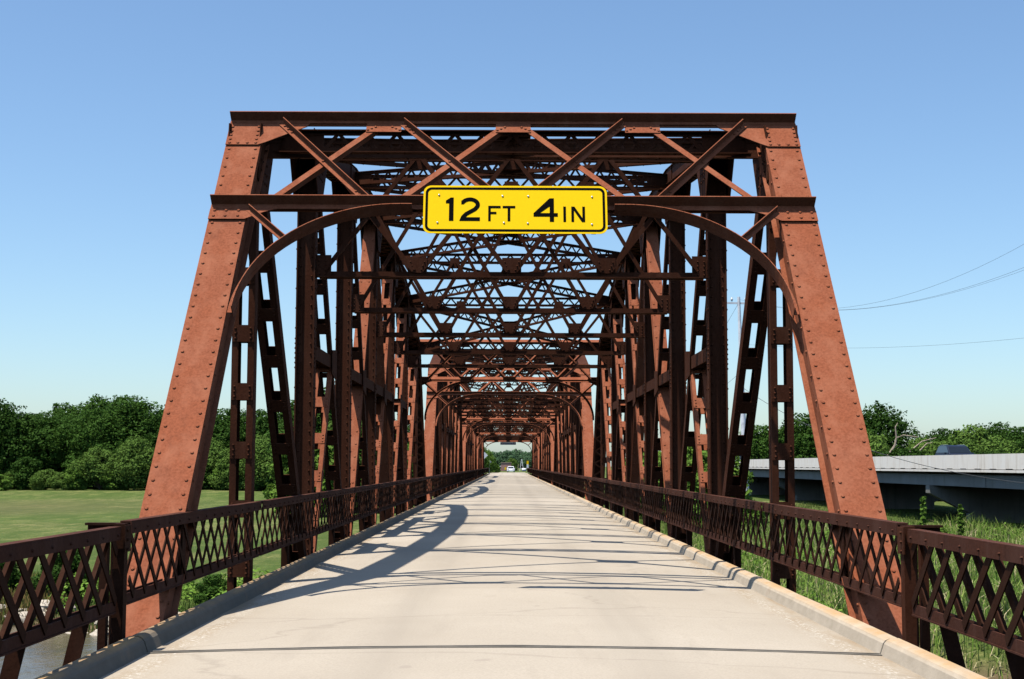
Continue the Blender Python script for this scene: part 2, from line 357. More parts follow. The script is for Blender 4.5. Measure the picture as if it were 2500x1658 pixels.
def chord(s):
    mb = MB(); x = XT*s
    for i in range(1, 7):
        a, b = Un(i, s), Un(i+1, s)
        mb.beam(a, b, PU, 0.42, 0.014, 0, 0.15 if True else 0)
        for q in (-1, 1):
            mb.beam(a, b, PU, 0.014, 0.29, q*0.165, 0)
            mb.beam(a, b, PU, 0.07, 0.014, q*0.19, -0.145)
        n = int((b-a).length/0.24)
        for k in range(n):
            p = a+(b-a)*(k/n); p2 = a+(b-a)*((k+1)/n); q = 1 if k % 2 else -1
            mb.beam(p+V((q*0.17, 0, 0)), p2+V((-q*0.17, 0, 0)), PU, 0.095, 0.01, 0, -0.155)
        up = V((1, 0, 0)).cross((b-a).normalized())
        for q in (-1, 1):
            mb.rivline(a + V((q*0.185, 0, 0)) - up*0.154, b + V((q*0.185, 0, 0)) - up*0.154, -up, 0.22, 0.018)
    # node plates
    for i in range(1, 8):
        for q in (-1, 1):
            c = Un(i, s); xx = q*0.18
            w = 0.78; dz = 0.88
            if i in (1, 7):
                f = 1 if i == 1 else -1
                pts = [(x+xx, c.y-0.35*f, c.z-0.55), (x+xx, c.y-0.25*f, c.z+0.13), (x+xx, c.y+0.65*f, c.z+0.24),
                       (x+xx, c.y+0.65*f, c.z-0.12), (x+xx, c.y+0.35*f, c.z-0.62), (x+xx, c.y-0.1*f, c.z-0.75)]
            else:
                pts = [(x+xx, c.y-w, c.z+0.10), (x+xx, c.y+w, c.z+0.10), (x+xx, c.y+w, c.z-0.22),
                       (x+xx, c.y+0.26, c.z-dz), (x+xx, c.y-0.26, c.z-dz), (x+xx, c.y-w, c.z-0.22)]
            mb.prism(pts, (0.012*q, 0, 0))
            for yy in (-0.2, -0.07, 0.07, 0.2):
                for zz in (-0.3, -0.42, -0.54): mb.rivet((x+xx+0.012*q, c.y+yy, c.z+zz), (q, 0, 0), 0.018)
    return mb
def bottom_chord(s):
    mb = MB()
    a = V((XT*s, 0.1, ZL-0.02)); b = V((XT*s, NP*P-0.1, ZL-0.02))
    for q in (-1, 1):
        mb.beam(a, b, PU, 0.014, 0.26, q*0.15, 0)
        mb.beam(a, b, PU, 0.06, 0.012, q*0.12, 0.124); mb.beam(a, b, PU, 0.06, 0.012, q*0.12, -0.124)
    y = 0.6
    while y < NP*P-0.5:
        mb.box((XT*s, y, ZL+0.114), (0.27, 0.16, 0.01)); y += 0.86
    for i in range(1, NP):
        for q in (-1, 1):
            c = Ln(i, s); xx = c.x+q*0.165
            mb.prism([(xx, c.y-0.5, c.z-0.16), (xx, c.y+0.5, c.z-0.16), (xx, c.y+0.5, c.z+0.14), (xx, c.y+0.2, c.z+0.5),
                      (xx, c.y-0.2, c.z+0.5), (xx, c.y-0.5, c.z+0.14)], (0.012*q, 0, 0))
    return mb
def post(i, s):
    mb = MB(); x = XT*s; y = i*P; z0, z1 = ZL-0.1, ZU[i]-0.12
    for yy in (-0.055, 0.055): mb.box((x, y+yy, (z0+z1)/2), (0.25, 0.012, z1-z0))
    for q in (-1, 1):
        mb.box((x+q*0.135, y, (z0+z1)/2), (0.02, 0.27, z1-z0))
        for f in (-1, 1):
            mb.box((x+q*0.085, y+f*0.066, (z0+z1)/2), (0.08, 0.010, z1-z0))
            mb.rivline((x+q*0.085, y+f*0.071, z0+0.1), (x+q*0.085, y+f*0.071, z1), (0, f, 0), 0.15, 0.016)
            mb.rivline((x+q*0.145, y+f*0.10, z0+0.1), (x+q*0.145, y+f*0.10, z1), (q, 0, 0), 0.30, 0.018)
        for k in range(7):                                            # denser rivets at the mid joint
            mb.rivet((x+q*0.145, y-0.06, 2.85+k*0.075), (q, 0, 0), 0.018); mb.rivet((x+q*0.145, y-0.11, 2.85+k*0.075), (q, 0, 0), 0.018)
    return mb
def battened(p0, p1, dep=0.17, leg=0.075, half=0.095, step=0.74, plate=0.2, clip=0.25):
    mb = MB(); p0 = V(p0); p1 = V(p1); d = (p1-p0).normalized(); Lm = (p1-p0).length
    a = p0+d*clip; b = p1-d*clip; up = PU.cross(d)
    for q in (-1, 1):
        mb.beam(a, b, PU, 0.012, dep, q*(half+leg/2-0.006), 0)
        for f in (-1, 1): mb.beam(a, b, PU, leg-0.014, 0.012, q*half, f*(dep/2-0.006))
    n = max(1, round((Lm-2*clip)/step)); st = (Lm-2*clip)/n
    for k in range(n+1):
        c = a+d*(k*st); c0 = c-d*min(plate/2, k*st+0.001); c1 = c+d*min(plate/2, (n-k)*st+0.001)
        for f in (-1, 1):
            mb.beam(c0, c1, PU, 2*half+leg-0.006, 0.010, 0, f*(dep/2+0.006))
            for q in (-1, 1):
                for t in (-0.06, 0, 0.06): mb.rivet(c+d*t+PU*(q*half)+up*(f*(dep/2+0.011)), up*f, 0.016)
    return mb
def solidbar(p0, p1, w=0.27, dep=0.2, clip=0.3):
    mb = MB(); p0 = V(p0); p1 = V(p1); d = (p1-p0).normalized(); a = p0+d*clip; b = p1-d*clip; up = PU.cross(d)
    for f in (-1, 1): mb.beam(a, b, PU, w, 0.012, 0, f*dep/2)
    for q in (-1, 1): mb.beam(a, b, PU, 0.012, dep-0.012, q*(w/2-0.02), 0)
    for f in (-1, 1):
        for q in (-1, 1): mb.rivline(a+PU*(q*(w/2-0.05))+up*(f*(dep/2+0.006)), b+PU*(q*(w/2-0.05))+up*(f*(dep/2+0.006)), up*f, 0.3, 0.024)
    return mb
def laced(p0, p1, depth=0.25, w=0.14, bar=0.042, plate=0.45, step=0.16):
    """strut of two flanges joined by zigzag bars standing in a vertical plane; p0,p1 = upper line"""
    mb = MB(); p0 = V(p0); p1 = V(p1); d = (p1-p0).normalized(); sd = V((0, 0, 1)).cross(d).normalized(); up = d.cross(sd)
    if up.z < 0: up = -up
    Lm = (p1-p0).length
    for z in (0, -depth):
        mb.beam(p0+up*z, p1+up*z, sd, w, 0.012)
        mb.beam(p0+up*(z-0.03 if z == 0 else z+0.03), p1+up*(z-0.03 if z == 0 else z+0.03), sd, 0.03, 0.055)
    n = int((Lm-2*plate)/step/2)*2; st = (Lm-2*plate)/n
    for k in range(n):
        a = p0+d*(plate+k*st)+up*(-0.03 if k % 2 else -depth+0.03); b = p0+d*(plate+(k+1)*st)+up*(-depth+0.03 if k % 2 else -0.03)
        mb.beam(a, b, sd, 0.010, bar)
    for c0, c1 in ((p0, p0+d*plate), (p1-d*plate, p1)):
        mb.beam(c0-up*depth/2, c1-up*depth/2, sd, 0.012, depth-0.03)
    mb.rivline(p0+d*plate-up*(depth+0.007), p1-d*plate-up*(depth+0.007), -up, 0.32, 0.014)
    return mb

def angle(mb, a, b, w, leg, legside, n0=0.0, lift=0.0):
    """in-plane flat of width w with an outstanding leg along the portal normal on one edge"""
    a = V(a); b = V(b); d = (b-a).normalized(); sd = PN.cross(d).normalized()
    mb.beam(a+PN*n0, b+PN*n0, sd, w, 0.010)
    e = sd*(legside*(w/2-0.005))
    off = PN*(n0+leg/2)
    mb.beam(a+e+off, b+e+off, sd, 0.010, leg)

def portal(parent, mir=False):
    T = both if mir else (lambda m: m)
    n0 = 0.185
    vb, vt = vz(4.13), vz(5.36)
    # top strut: angle with out-standing leg at the top
    mb = MB()
    mb.beam(PP(-3.40, vt-0.02, n0), PP(3.40, vt-0.02, n0), PV, 0.05, 0.012)
    mb.beam(PP(-3.40, vt+0.01, n0+0.065), PP(3.40, vt+0.01, n0+0.065), PN, 0.14, 0.012)
    mb.beam(PP(-3.0, vt-0.02, n0-0.03), PP(3.0, vt-0.02, n0-0.03), PV, 0.07, 0.02)
    part('top_strut', T(mb), M['rust'], parent)
    mb = MB()
    mb.beam(PP(-3.38, vb-0.0, n0), PP(3.38, vb-0.0, n0), PV, 0.085, 0.012)
    mb.beam(PP(-3.40, vb+0.037, n0+0.07), PP(3.40, vb+0.037, n0+0.07), PN, 0.14, 0.012)
    mb.beam(PP(-3.0, vb-0.01, n0-0.035), PP(3.0, vb-0.01, n0-0.035), PN, 0.06, 0.012)
    part('lower_strut', T(mb), M['rust'], parent)
    # crossed braces
    nodes = [-2.95, -1.5, 0, 1.5, 2.95]
    for k in range(4):
        u0, u1 = nodes[k], nodes[k+1]; s = 1 if k < 2 else -1
        mb = MB()      # black legged angle: falls towards the middle
        a, b = (PP(u0+0.17, vt-0.07), PP(u1-0.15, vb+0.07)) if s > 0 else (PP(u1-0.17, vt-0.07), PP(u0+0.15, vb+0.07))
        if s > 0: angle(mb, a, b, 0.07, 0.085, 1, n0+0.012)
        else: angle(mb, a, b, 0.07, 0.085, -1, n0+0.012)
        dd = (b-a).normalized(); mid = (a+b)/2
        for t in (0.07, 0.15, 0.23): mb.rivet(a+dd*t+PN*(n0+0.018), PN, 0.017); mb.rivet(b-dd*t+PN*(n0+0.018), PN, 0.017)
        mb.rivet(mid+PN*(n0+0.018), PN, 0.019)
        part('cross_brace', T(mb), M['rust'], parent)
        mb = MB()
        a, b = (PP(u0+0.17, vb+0.09), PP(u1-0.15, vt-0.12)) if s > 0 else (PP(u1-0.17, vb+0.09), PP(u0+0.15, vt-0.12))
        d = (b-a).normalized(); sd = PN.cross(d)
        mb.beam(a+PN*(n0-0.012), b+PN*(n0-0.012), sd, 0.075, 0.010)
        mb.beam(a+PN*(n0-0.05)-sd*0.03, b+PN*(n0-0.05)-sd*0.03, sd, 0.010, 0.065)
        part('cross_brace', T(mb), M['rust'], parent)
    # gusset plates
    for u in (-1.55, 0, 1.55):
        mb = MB(); mb.beam(PP(u, vt-0.21, n0), PP(u, vt-0.045, n0), PU, 0.42, 0.010)
        for q in (-1, 1):
            for t in range(3): mb.rivet(PP(u+q*(0.1+0.045*t), vt-0.12-0.028*t, n0+0.005), PN, 0.018)
        part('gusset_plate', T(mb), M['rust'], parent)
    for u in (-1.45, 0, 1.45):
        mb = MB(); mb.beam(PP(u, vb+0.045, n0-0.003), PP(u, vb+0.165, n0-0.003), PU, 0.44, 0.010)
        for q in (-1, 1):
            for t in range(2): mb.rivet(PP(u+q*(0.1+0.05*t), vb+0.09+0.03*t, n0+0.003), PN, 0.018)
        part('gusset_plate', T(mb), M['rust'], parent)
    for q in (-1, 1):
        mb = MB(); o = PN*0.010
        pts = [(-3.405, vt-0.01), (-2.43, vt-0.01), (-2.47, vt-0.10), (-2.95, vt-0.42), (-3.02, vt-0.46), (-3.405, vt-0.46)]
        pts = [PP(q*-u, v, n0-0.010) for u, v in pts]
        if q > 0: pts.reverse()
        mb.prism(pts, o)
        for v in (0.12, 0.2, 0.28, 0.36, 0.43):
            for u in (-3.36, -3.05): mb.rivet(PP(q*-u, vt-v, n0), PN, 0.02)
        for u in (-3.26, -3.15): mb.rivet(PP(q*-u, vt-0.43, n0), PN, 0.02)
        part('corner_plate', T(mb), M['rust'], parent)
        mb = MB()
        pts = [(-3.40, vb+0.045), (-3.40, vb+0.15), (-2.72, vb+0.15), (-2.68, vb+0.045)]
        pts = [PP(q*-u, v, n0-0.004) for u, v in pts]
        if q < 0: pts.reverse()
        mb.prism(pts, PN*0.010)
        pts = [(-3.405, vb-0.045), (-2.66, vb-0.045), (-2.80, vb-0.10), (-3.0, vb-0.22), (-3.405, vb-0.22)]
        pts = [PP(q*-u, v, n0-0.004) for u, v in pts]
        if q > 0: pts.reverse()
        mb.prism(pts, PN*0.010)
        for u in (-3.35, -3.22, -3.10, -2.98, -2.86): mb.rivet(PP(q*-u, vb+0.10, n0+0.006), PN, 0.02)
        for u in (-3.35, -3.22, -3.08): mb.rivet(PP(q*-u, vb-0.17, n0+0.006), PN, 0.02); mb.rivet(PP(q*-u, vb-0.08, n0+0.006), PN, 0.02)
        part('corner_plate', T(mb), M['rust'], parent)
        # arched knee brace (in the portal plane)
        mb = MB(); pts = []
        vf = vz(2.81); ra = 1.66; rb = vb-0.06-vf
        for t in range(0, 25):
            a = (math.pi/2)*t/24
            pts.append((2.92 - ra*(1-math.cos(a)), vf + rb*math.sin(a)))
        pts.append((2.92-ra-0.12, vf+rb))
        P3 = [PP(q*u, v, n0) for u, v in pts]
        for a, b in zip(P3[:-1], P3[1:]):
            d = (b-a).normalized(); sd = PN.cross(d)*(q)
            e = d*0.004
            mb.beam(a-e-sd*0.03, b+e-sd*0.03, sd, 0.06, 0.010)
            mb.beam(a-e-sd*0.003+PN*0.05, b+e-sd*0.003+PN*0.05, sd, 0.010, 0.10)
            mb.beam(a-e-sd*0.003-PN*0.035, b+e-sd*0.003-PN*0.035, sd, 0.010, 0.06)
        for k in (1, 3, 5, 12, 20): mb.rivet((P3[k]+P3[k+1])/2 - PN.cross((P3[k+1]-P3[k]).normalized())*(q*0.03)+PN*0.006, PN, 0.017)
        part('arch_brace', T(mb), M['rust'], parent)
        mb = MB()
        a = PP(q*2.98, vb-0.06, 0); b = PP(q*(2.92-ra*(1-math.cos(R(42)))), vf+rb*math.sin(R(42)), 0)
        if q < 0: angle(mb, a, b, 0.055, 0.07, 1, n0+0.004)
        else: angle(mb, a, b, 0.055, 0.07, -1, n0+0.004)
        part('corner_strut', T(mb), M['rust'], parent)
    # deep laced box strut between the hips
    mb = MB()
    for yy in (0.26,):
        a = laced((-3.02, P+yy, 5.44), (3.02, P+yy, 5.44), 0.27, 0.13, 0.044, 0.7, 0.17); mb.v, mb.f = cat(mb, a)
    part('hip_strut', T(mb), M['rustshade'], parent)
def cat(a, b):
    n = len(a.v); return a.v + b.v, a.f + [tuple(i+n for i in f) for f in b.f]
def merge(*ms):
    o = MB()
    for m in ms: o.v, o.f = cat(o, m)
    return o

def sway(parent, i):
    y = i*P; zb = EYE+2.95; zt = ZU[i]-0.22; X = 3.06
    mb = MB()
    mb.box((0, y-0.03, zb), (2*X, 0.012, 0.10)); mb.box((0, y-0.10, zb-0.045), (2*X-0.1, 0.14, 0.012))
    mb.box((0, y+0.09, zb-0.045), (2*X-0.1, 0.09, 0.012))
    part('lower_strut', mb, M['rustshade'], parent)
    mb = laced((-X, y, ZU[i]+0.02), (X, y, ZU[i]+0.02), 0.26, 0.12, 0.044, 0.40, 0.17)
    part('top_strut', mb, M['rustshade'], parent)
    nodes = [-2.98, -1.47, 0, 1.47, 2.98]
    for k in range(4):
        u0, u1 = nodes[k], nodes[k+1]
        for f, (za, zc) in ((0, (zb+0.06, zt)), (1, (zt, zb+0.06))):
            mb = MB(); a = V((u0+0.06, y-0.045-0.02*f, za)); b = V((u1-0.06, y-0.045-0.02*f, zc))
            mb.beam(a, b, (0, 1, 0), 0.010, 0.075)
            d = (b-a).normalized(); sd = V((0, 1, 0)).cross(d)
            mb.beam(a+sd*0.033+V((0, -0.035, 0)), b+sd*0.033+V((0, -0.035, 0)), (0, 1, 0), 0.07, 0.008)
            part('cross_brace', mb, M['rustshade'], parent)
    for u in (-1.47, 0, 1.47):
        mb = MB()
        mb.box((u, y-0.055, zt-0.02), (0.26, 0.010, 0.28)); part('gusset_plate', mb, M['rustshade'], parent)
        mb = MB(); mb.box((u, y-0.055, zb+0.15), (0.30, 0.010, 0.24))
        for q in (-1, 1):
            for t in range(3): mb.rivet((u+q*(0.06+0.025*t), y-0.060, zb+0.08+0.06*t), (0, -1, 0), 0.016)
        part('gusset_plate', mb, M['rustshade'], parent)
    for q in (-1, 1):
        mb = MB()
        c = q*2.93
        mb.box((c, y-0.085, zb+0.13), (0.24, 0.010, 0.34))
        for zz in (0.0, 0.07, 0.14, 0.21):
            mb.rivet((q*3.0, y-0.09, zb+zz), (0, -1, 0), 0.017)
            mb.rivet((q*2.90, y-0.09, zb+zz), (0, -1, 0), 0.017)
        part('gusset_plate', mb, M['rustshade'], parent)

def build_span():
    root = thing('truss_span', '', 'truss span')
    for s in (-1, 1):
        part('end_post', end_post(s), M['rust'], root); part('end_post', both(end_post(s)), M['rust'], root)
        part('top_chord', chord(s), M['rustshade'], root); part('bottom_chord', bottom_chord(s), M['rustshade'], root)
        for i in (2, 3, 4, 5, 6): part('vertical_post', post(i, s), M['rustshade'], root)
        for i in (1, 7): part('hanger', battened((XT*s, i*P, ZL), (XT*s, i*P, ZU[i]), 0.2, 0.085, 0.09, 0.72, 0.2, 0.3), M['rustshade'], root)
        D = lambda a, b, **k: part('diagonal', battened(a, b, **k), M['rustshade'] if V(a).z > V(b).z else M['rust'], root)  # falling diagonals take the shade-darkened steel, rising ones the bright steel
        mid = lambda k: V((XT*s, k*P, 3.10))
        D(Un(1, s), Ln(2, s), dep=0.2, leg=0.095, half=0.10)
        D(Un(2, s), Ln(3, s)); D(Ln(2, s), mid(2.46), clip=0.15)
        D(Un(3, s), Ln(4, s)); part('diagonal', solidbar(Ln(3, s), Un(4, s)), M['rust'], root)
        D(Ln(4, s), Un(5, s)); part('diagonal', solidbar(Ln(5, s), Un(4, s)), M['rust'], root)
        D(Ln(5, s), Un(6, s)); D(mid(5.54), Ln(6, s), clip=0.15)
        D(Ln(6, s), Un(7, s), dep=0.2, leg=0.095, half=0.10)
        for a, b in ((2.0, 2.5), (3.0, 4.0), (4.0, 5.0), (5.5, 6.0)):
            mb = MB(); A = mid(a)+V((0, 0.1, 0)); B = mid(b)-V((0, 0.1 if b == int(b) else -0.1, 0))
            for q in (-1, 1): mb.beam(A, B, PU, 0.012, 0.2, q*0.12, 0)
            mb.beam(A, B, PU, 0.25, 0.012, 0, 0.106)
            yy = A.y+0.1
            while yy < B.y-0.1:
                mb.box((XT*s, yy, 3.0), (0.25, 0.06, 0.01)); yy += 0.3
            mb.rivline(A+V((-0.10, 0, 0.112)), B+V((-0.10, 0, 0.112)), (0, 0, 1), 0.16, 0.016)
            mb.rivline(A+V((0.10, 0, 0.112)), B+V((0.10, 0, 0.112)), (0, 0, 1), 0.16, 0.016)
            part('middle_strut', mb, M['rustshade'], root)
        for k in (2.48, 3.5, 4.5, 5.52):                              # plates where the diagonals cross
            c = mid(k)
            for q in (-1, 1): mb = MB(); mb.prism([(c.x+q*0.145, c.y-0.34, c.z-0.2), (c.x+q*0.145, c.y+0.34, c.z-0.3), (c.x+q*0.145, c.y+0.3, c.z+0.25), (c.x+q*0.145, c.y-0.34, c.z+0.2)], (0.01*q, 0, 0)); part('gusset_plate', mb, M['rustshade'], root)
    for mir in (False, True):
        pf = link('portal_frame', None, root); portal(pf, mir)
    for i in (2, 3, 4, 5, 6):
        sf = link('sway_frame', None, root); sway(sf, i)
    for i in range(1, 7):
        for s in (-1, 1):
            a = Un(i, -s)+V((s*0.14, 0.1, 0.05)); b = Un(i+1, s)+V((-s*0.14, -0.1, 0.05))
            if s > 0: a.z -= 0.02; b.z -= 0.02
            part('lateral_brace', laced(a, b, 0.24, 0.10, 0.040, 0.5, 0.15), M['rustshade'], root)
        mb = MB(); a = (Un(i, 1)+Un(i+1, 1))/2
        yc = (i+0.5)*P; zc = a.z+0.05
        mb.box((0, yc, zc-0.20), (0.55, 0.55, 0.012)); part('gusset_plate', mb, M['rustshade'], root)
        mb = MB(); mb.box((0, yc, zc+0.02), (0.5, 0.5, 0.012)); part('gusset_plate', mb, M['rustshade'], root)
    for i in range(0, NP+1):
        mb = MB(); y = i*P
        mb.box((0, y, -0.50), (6.1, 0.014, 0.52))
        for z in (-0.235, -0.765): mb.box((0, y, z), (6.1, 0.2, 0.016))
        part('floor_beam', mb, M['rustshade'], root)
    mb = MB()
    for x in (-2.6, -1.3, 0, 1.3, 2.6):
        mb.box((x, NP*P/2, -0.36), (0.012, NP*P+GAP-0.1, 0.22)); mb.box((x, NP*P/2, -0.475), (0.12, NP*P+GAP-0.1, 0.012))
    part('stringers', mb, M['rustshade'], root)
    return root

# -------- railings
XR = 2.975; ZRT = EYE-0.445; ZRB = EYE-1.075
def lattice(mb, s, y0, y1, sp, run, wd, back=0.07):
    zt, zb = ZRT-0.05, ZRB+0.05; H = zt-zb
    k = int((y1-y0)/sp)+3
    for j in range(-3, k):
        for fam in (0, 1):
            ya = y0+j*sp; a = V((0, ya, zt)); b = V((0, ya+run, zb))
            if fam:
                sh = 0.10 if sp > 0.4 and wd > 0.07 else 0.0
                a, b = V((0, ya+run+sh, zt)), V((0, ya+sh, zb))
            # clip to section
            lo, hi = y0+0.03, y1-0.03
            t0, t1 = 0.0, 1.0; dy = b.y-a.y
            ta, tb = (lo-a.y)/dy, (hi-a.y)/dy
            if ta > tb: ta, tb = tb, ta
            t0 = max(t0, ta); t1 = min(t1, tb)
            if t1-t0 < 0.08: continue
            A = a+(b-a)*t0; B = a+(b-a)*t1
            x = s*(XR-0.004 if fam == 0 else XR+back-0.01)
            A.x = B.x = x
            mb.beam(A, B, PU, 0.010, wd)
            d = (B-A).normalized(); n = PU.cross(d); n = n if n.z < 0 else -n
            if fam and sp > 0.4: mb.beam(A+n*(wd/2-0.005)+V((s*0.028, 0, 0)), B+n*(wd/2-0.005)+V((s*0.028, 0, 0)), PU, 0.05, 0.008)
def rail_bar(s, y0, y1, top=True):
    mb = MB(); z = ZRT if top else ZRB; x = s*XR; L_ = y1-y0; yc = (y0+y1)/2
    if top:
        mb.box((x+s*0.022, yc, z), (0.088, L_, 0.014)); mb.box((x-s*0.018, yc, z-0.05), (0.012, L_, 0.085))
        mb.box((x+s*0.060, yc, z-0.022), (0.010, L_, 0.03))
        mb.rivline((x-s*0.024, y0+0.1, z-0.055), (x-s*0.024, y1-0.1, z-0.055), (-s, 0, 0), 0.37, 0.012)
    else:
        mb.box((x+s*0.055, yc, z), (0.12, L_, 0.012)); mb.box((x+s*0.008, yc, z+0.045), (0.012, L_, 0.075))
        mb.box((x+s*0.104, yc, z+0.04), (0.012, L_, 0.065))
    return mb
def rail_post(s, y, wd=0.26, down=-0.5):
    mb = MB(); x = s*XR
    mb.box((x+s*0.012, y, (ZRT-0.01+ZRB)/2), (0.014, wd, ZRT-ZRB-0.06))
    mb.box((x+s*0.10, y, (ZRT+down)/2-0.02), (0.10, 0.014, ZRT-down-0.04))
    mb.box((x+s*0.05, y-0.05, (ZRT+down)/2-0.02), (0.012, 0.09, ZRT-down-0.08))
    return mb
def railing(name, label, s, sections, posts, sp, run, wd, group, ends=None, postw=0.13, down=-0.4, oy=0.0):
    root = thing(name, label, 'railing', (0, oy, 0), 0, group)
    for (y0, y1) in sections:
        mb = MB(); lattice(mb, s, y0, y1, sp, run, wd); part('lattice_panel', mb, M['rail'], root)
        part('top_rail', rail_bar(s, y0, y1, True), M['railtop'], root)
        part('bottom_rail', rail_bar(s, y0, y1, False), M['railtop'], root)
    for y in posts: part('rail_post', rail_post(s, y, postw, down), M['rail'], root)
    return root

# ------------------------------------------------------------------ build bridge
DECK0, DECK1 = -16.0, 221.0
J0 = 10.9
def deckprof(y0, y1):
    mb = MB(); xs = [-2.76, -2.5, -2.0, -1.3, -0.6, 0, 0.6, 1.3, 2.0, 2.5, 2.76]
    z = lambda x: -0.05 + 0.055*(1-(x/2.76)**2)
    ny = max(2, int((y1-y0)/4)); ys = [y0+(y1-y0)*k/ny for k in range(ny+1)]
    i0 = len(mb.v)
    for y in ys:
        for x in xs: mb.v.append((x, y, z(x)))
    n = len(xs)
    for j in range(ny):
        for k in range(n-1): a = i0+j*n+k; mb.f.append((a, a+1, a+n+1, a+n))
    for a, b in ((y0, 1), (y1, -1)):
        pts = [(x, a, z(x)) for x in xs] + [(2.76, a, -0.24), (-2.76, a, -0.24)]
        mb.poly(pts if b > 0 else pts[::-1])
    mb.quad((-2.76, y0, -0.24), (-2.76, y1, -0.24), (2.76, y1, -0.24), (2.76, y0, -0.24))
    return mb
slabs = [(DECK0, J0-0.03)]
starts = [Y0+k*PERIOD for k in range(4)]
yprev = J0
for k in range(3):
    e = Y0+k*PERIOD+NP*P+GAP/2; slabs.append((yprev+0.0, e-0.03)); yprev = e
slabs.append((yprev, Y0+3*PERIOD+NP*P+0.8)); slabs.append((Y0+3*PERIOD+NP*P+0.83, DECK1))
mbs = MB()
for a, b in slabs: mbs = merge(mbs, deckprof(a, b))
struct('road', mbs, M['deck'], 'pale concrete bridge deck crossed by truss shadows')
# joint angles
mb = MB()
for a, b in slabs[:-1]:
    for x0, x1, z0, z1 in ((-2.74, -1.3, -0.047, -0.008), (-1.3, 0, -0.008, 0.007), (0, 1.3, 0.007, -0.008), (1.3, 2.74, -0.008, -0.047)):
        mb.beam((x0, b-0.035, z0+0.001), (x1, b-0.035, z1+0.001), (0, 1, 0), 0.022, 0.014)
        mb.beam((x0, b+0.045, z0+0.001), (x1, b+0.045, z1+0.001), (0, 1, 0), 0.022, 0.014)
        mb.beam((x0, b+0.005, z0-0.025), (x1, b+0.005, z1-0.025), (0, 1, 0), 0.06, 0.01)
struct('road_joints', mb, simple("steel joint edge", (0.22, 0.19, 0.15), 0.6, 0.2, 8), 'narrow steel edged joints across the deck')
prof = [(2.735, -0.056), (2.742, -0.035), (2.765, 0.035), (2.785, 0.06), (2.815, 0.073), (2.875, 0.076), (2.89, 0.066), (2.89, -0.26), (2.76, -0.26)]
for s, nm in ((-1, 'left_kerb'), (1, 'right_kerb')):
    mb = MB()
    for a, b in slabs:
        ny = max(2, int((b-a)/1.4)); i0 = len(mb.v); rnd = random.Random(3+s)
        for j in range(ny+1):
            y = a+(b-a)*j/ny
            for k, (x, z) in enumerate(prof):
                jx = rnd.uniform(-0.004, 0.004) if 2 < k < 7 else 0
                mb.v.append((s*(x+jx), y, z+jx))
        n = len(prof)
        for j in range(ny):
            for k in range(n):
                k2 = (k+1) % n; q = (i0+j*n+k, i0+j*n+k2, i0+(j+1)*n+k2, i0+(j+1)*n+k)
                mb.f.append(q if s < 0 else q[::-1])
        mb.f.append(tuple(i0+k for k in (range(n-1, -1, -1) if s < 0 else range(n))))
        e = i0+ny*n; mb.f.append(tuple(e+k for k in (range(n) if s < 0 else range(n-1, -1, -1))))
    struct(nm, mb, M['kerb'] if s > 0 else M['kerbshade'], 'low rust stained concrete kerb on the %s side of the deck' % ('left' if s < 0 else 'right'))

span0 = build_span()
ALLOBJ = list(S.collection.objects)
spans = [span0]
for k in range(1, 4): spans.append(copy_tree(span0))
lab = ['nearest rust red truss span, carrying the yellow sign on its portal',
       'second rust red truss span along the road, just beyond the nearest one',
       'third rust red truss span along the road, half hidden inside the first two',
       'farthest rust red truss span, with the grey sign back under its exit portal']
for k, sp_ in enumerate(spans):
    sp_.location = (0, Y0+k*PERIOD, 0); sp_['label'] = lab[k]; sp_['group'] = 'truss spans of the bridge'
bpy.context.view_layer.update()
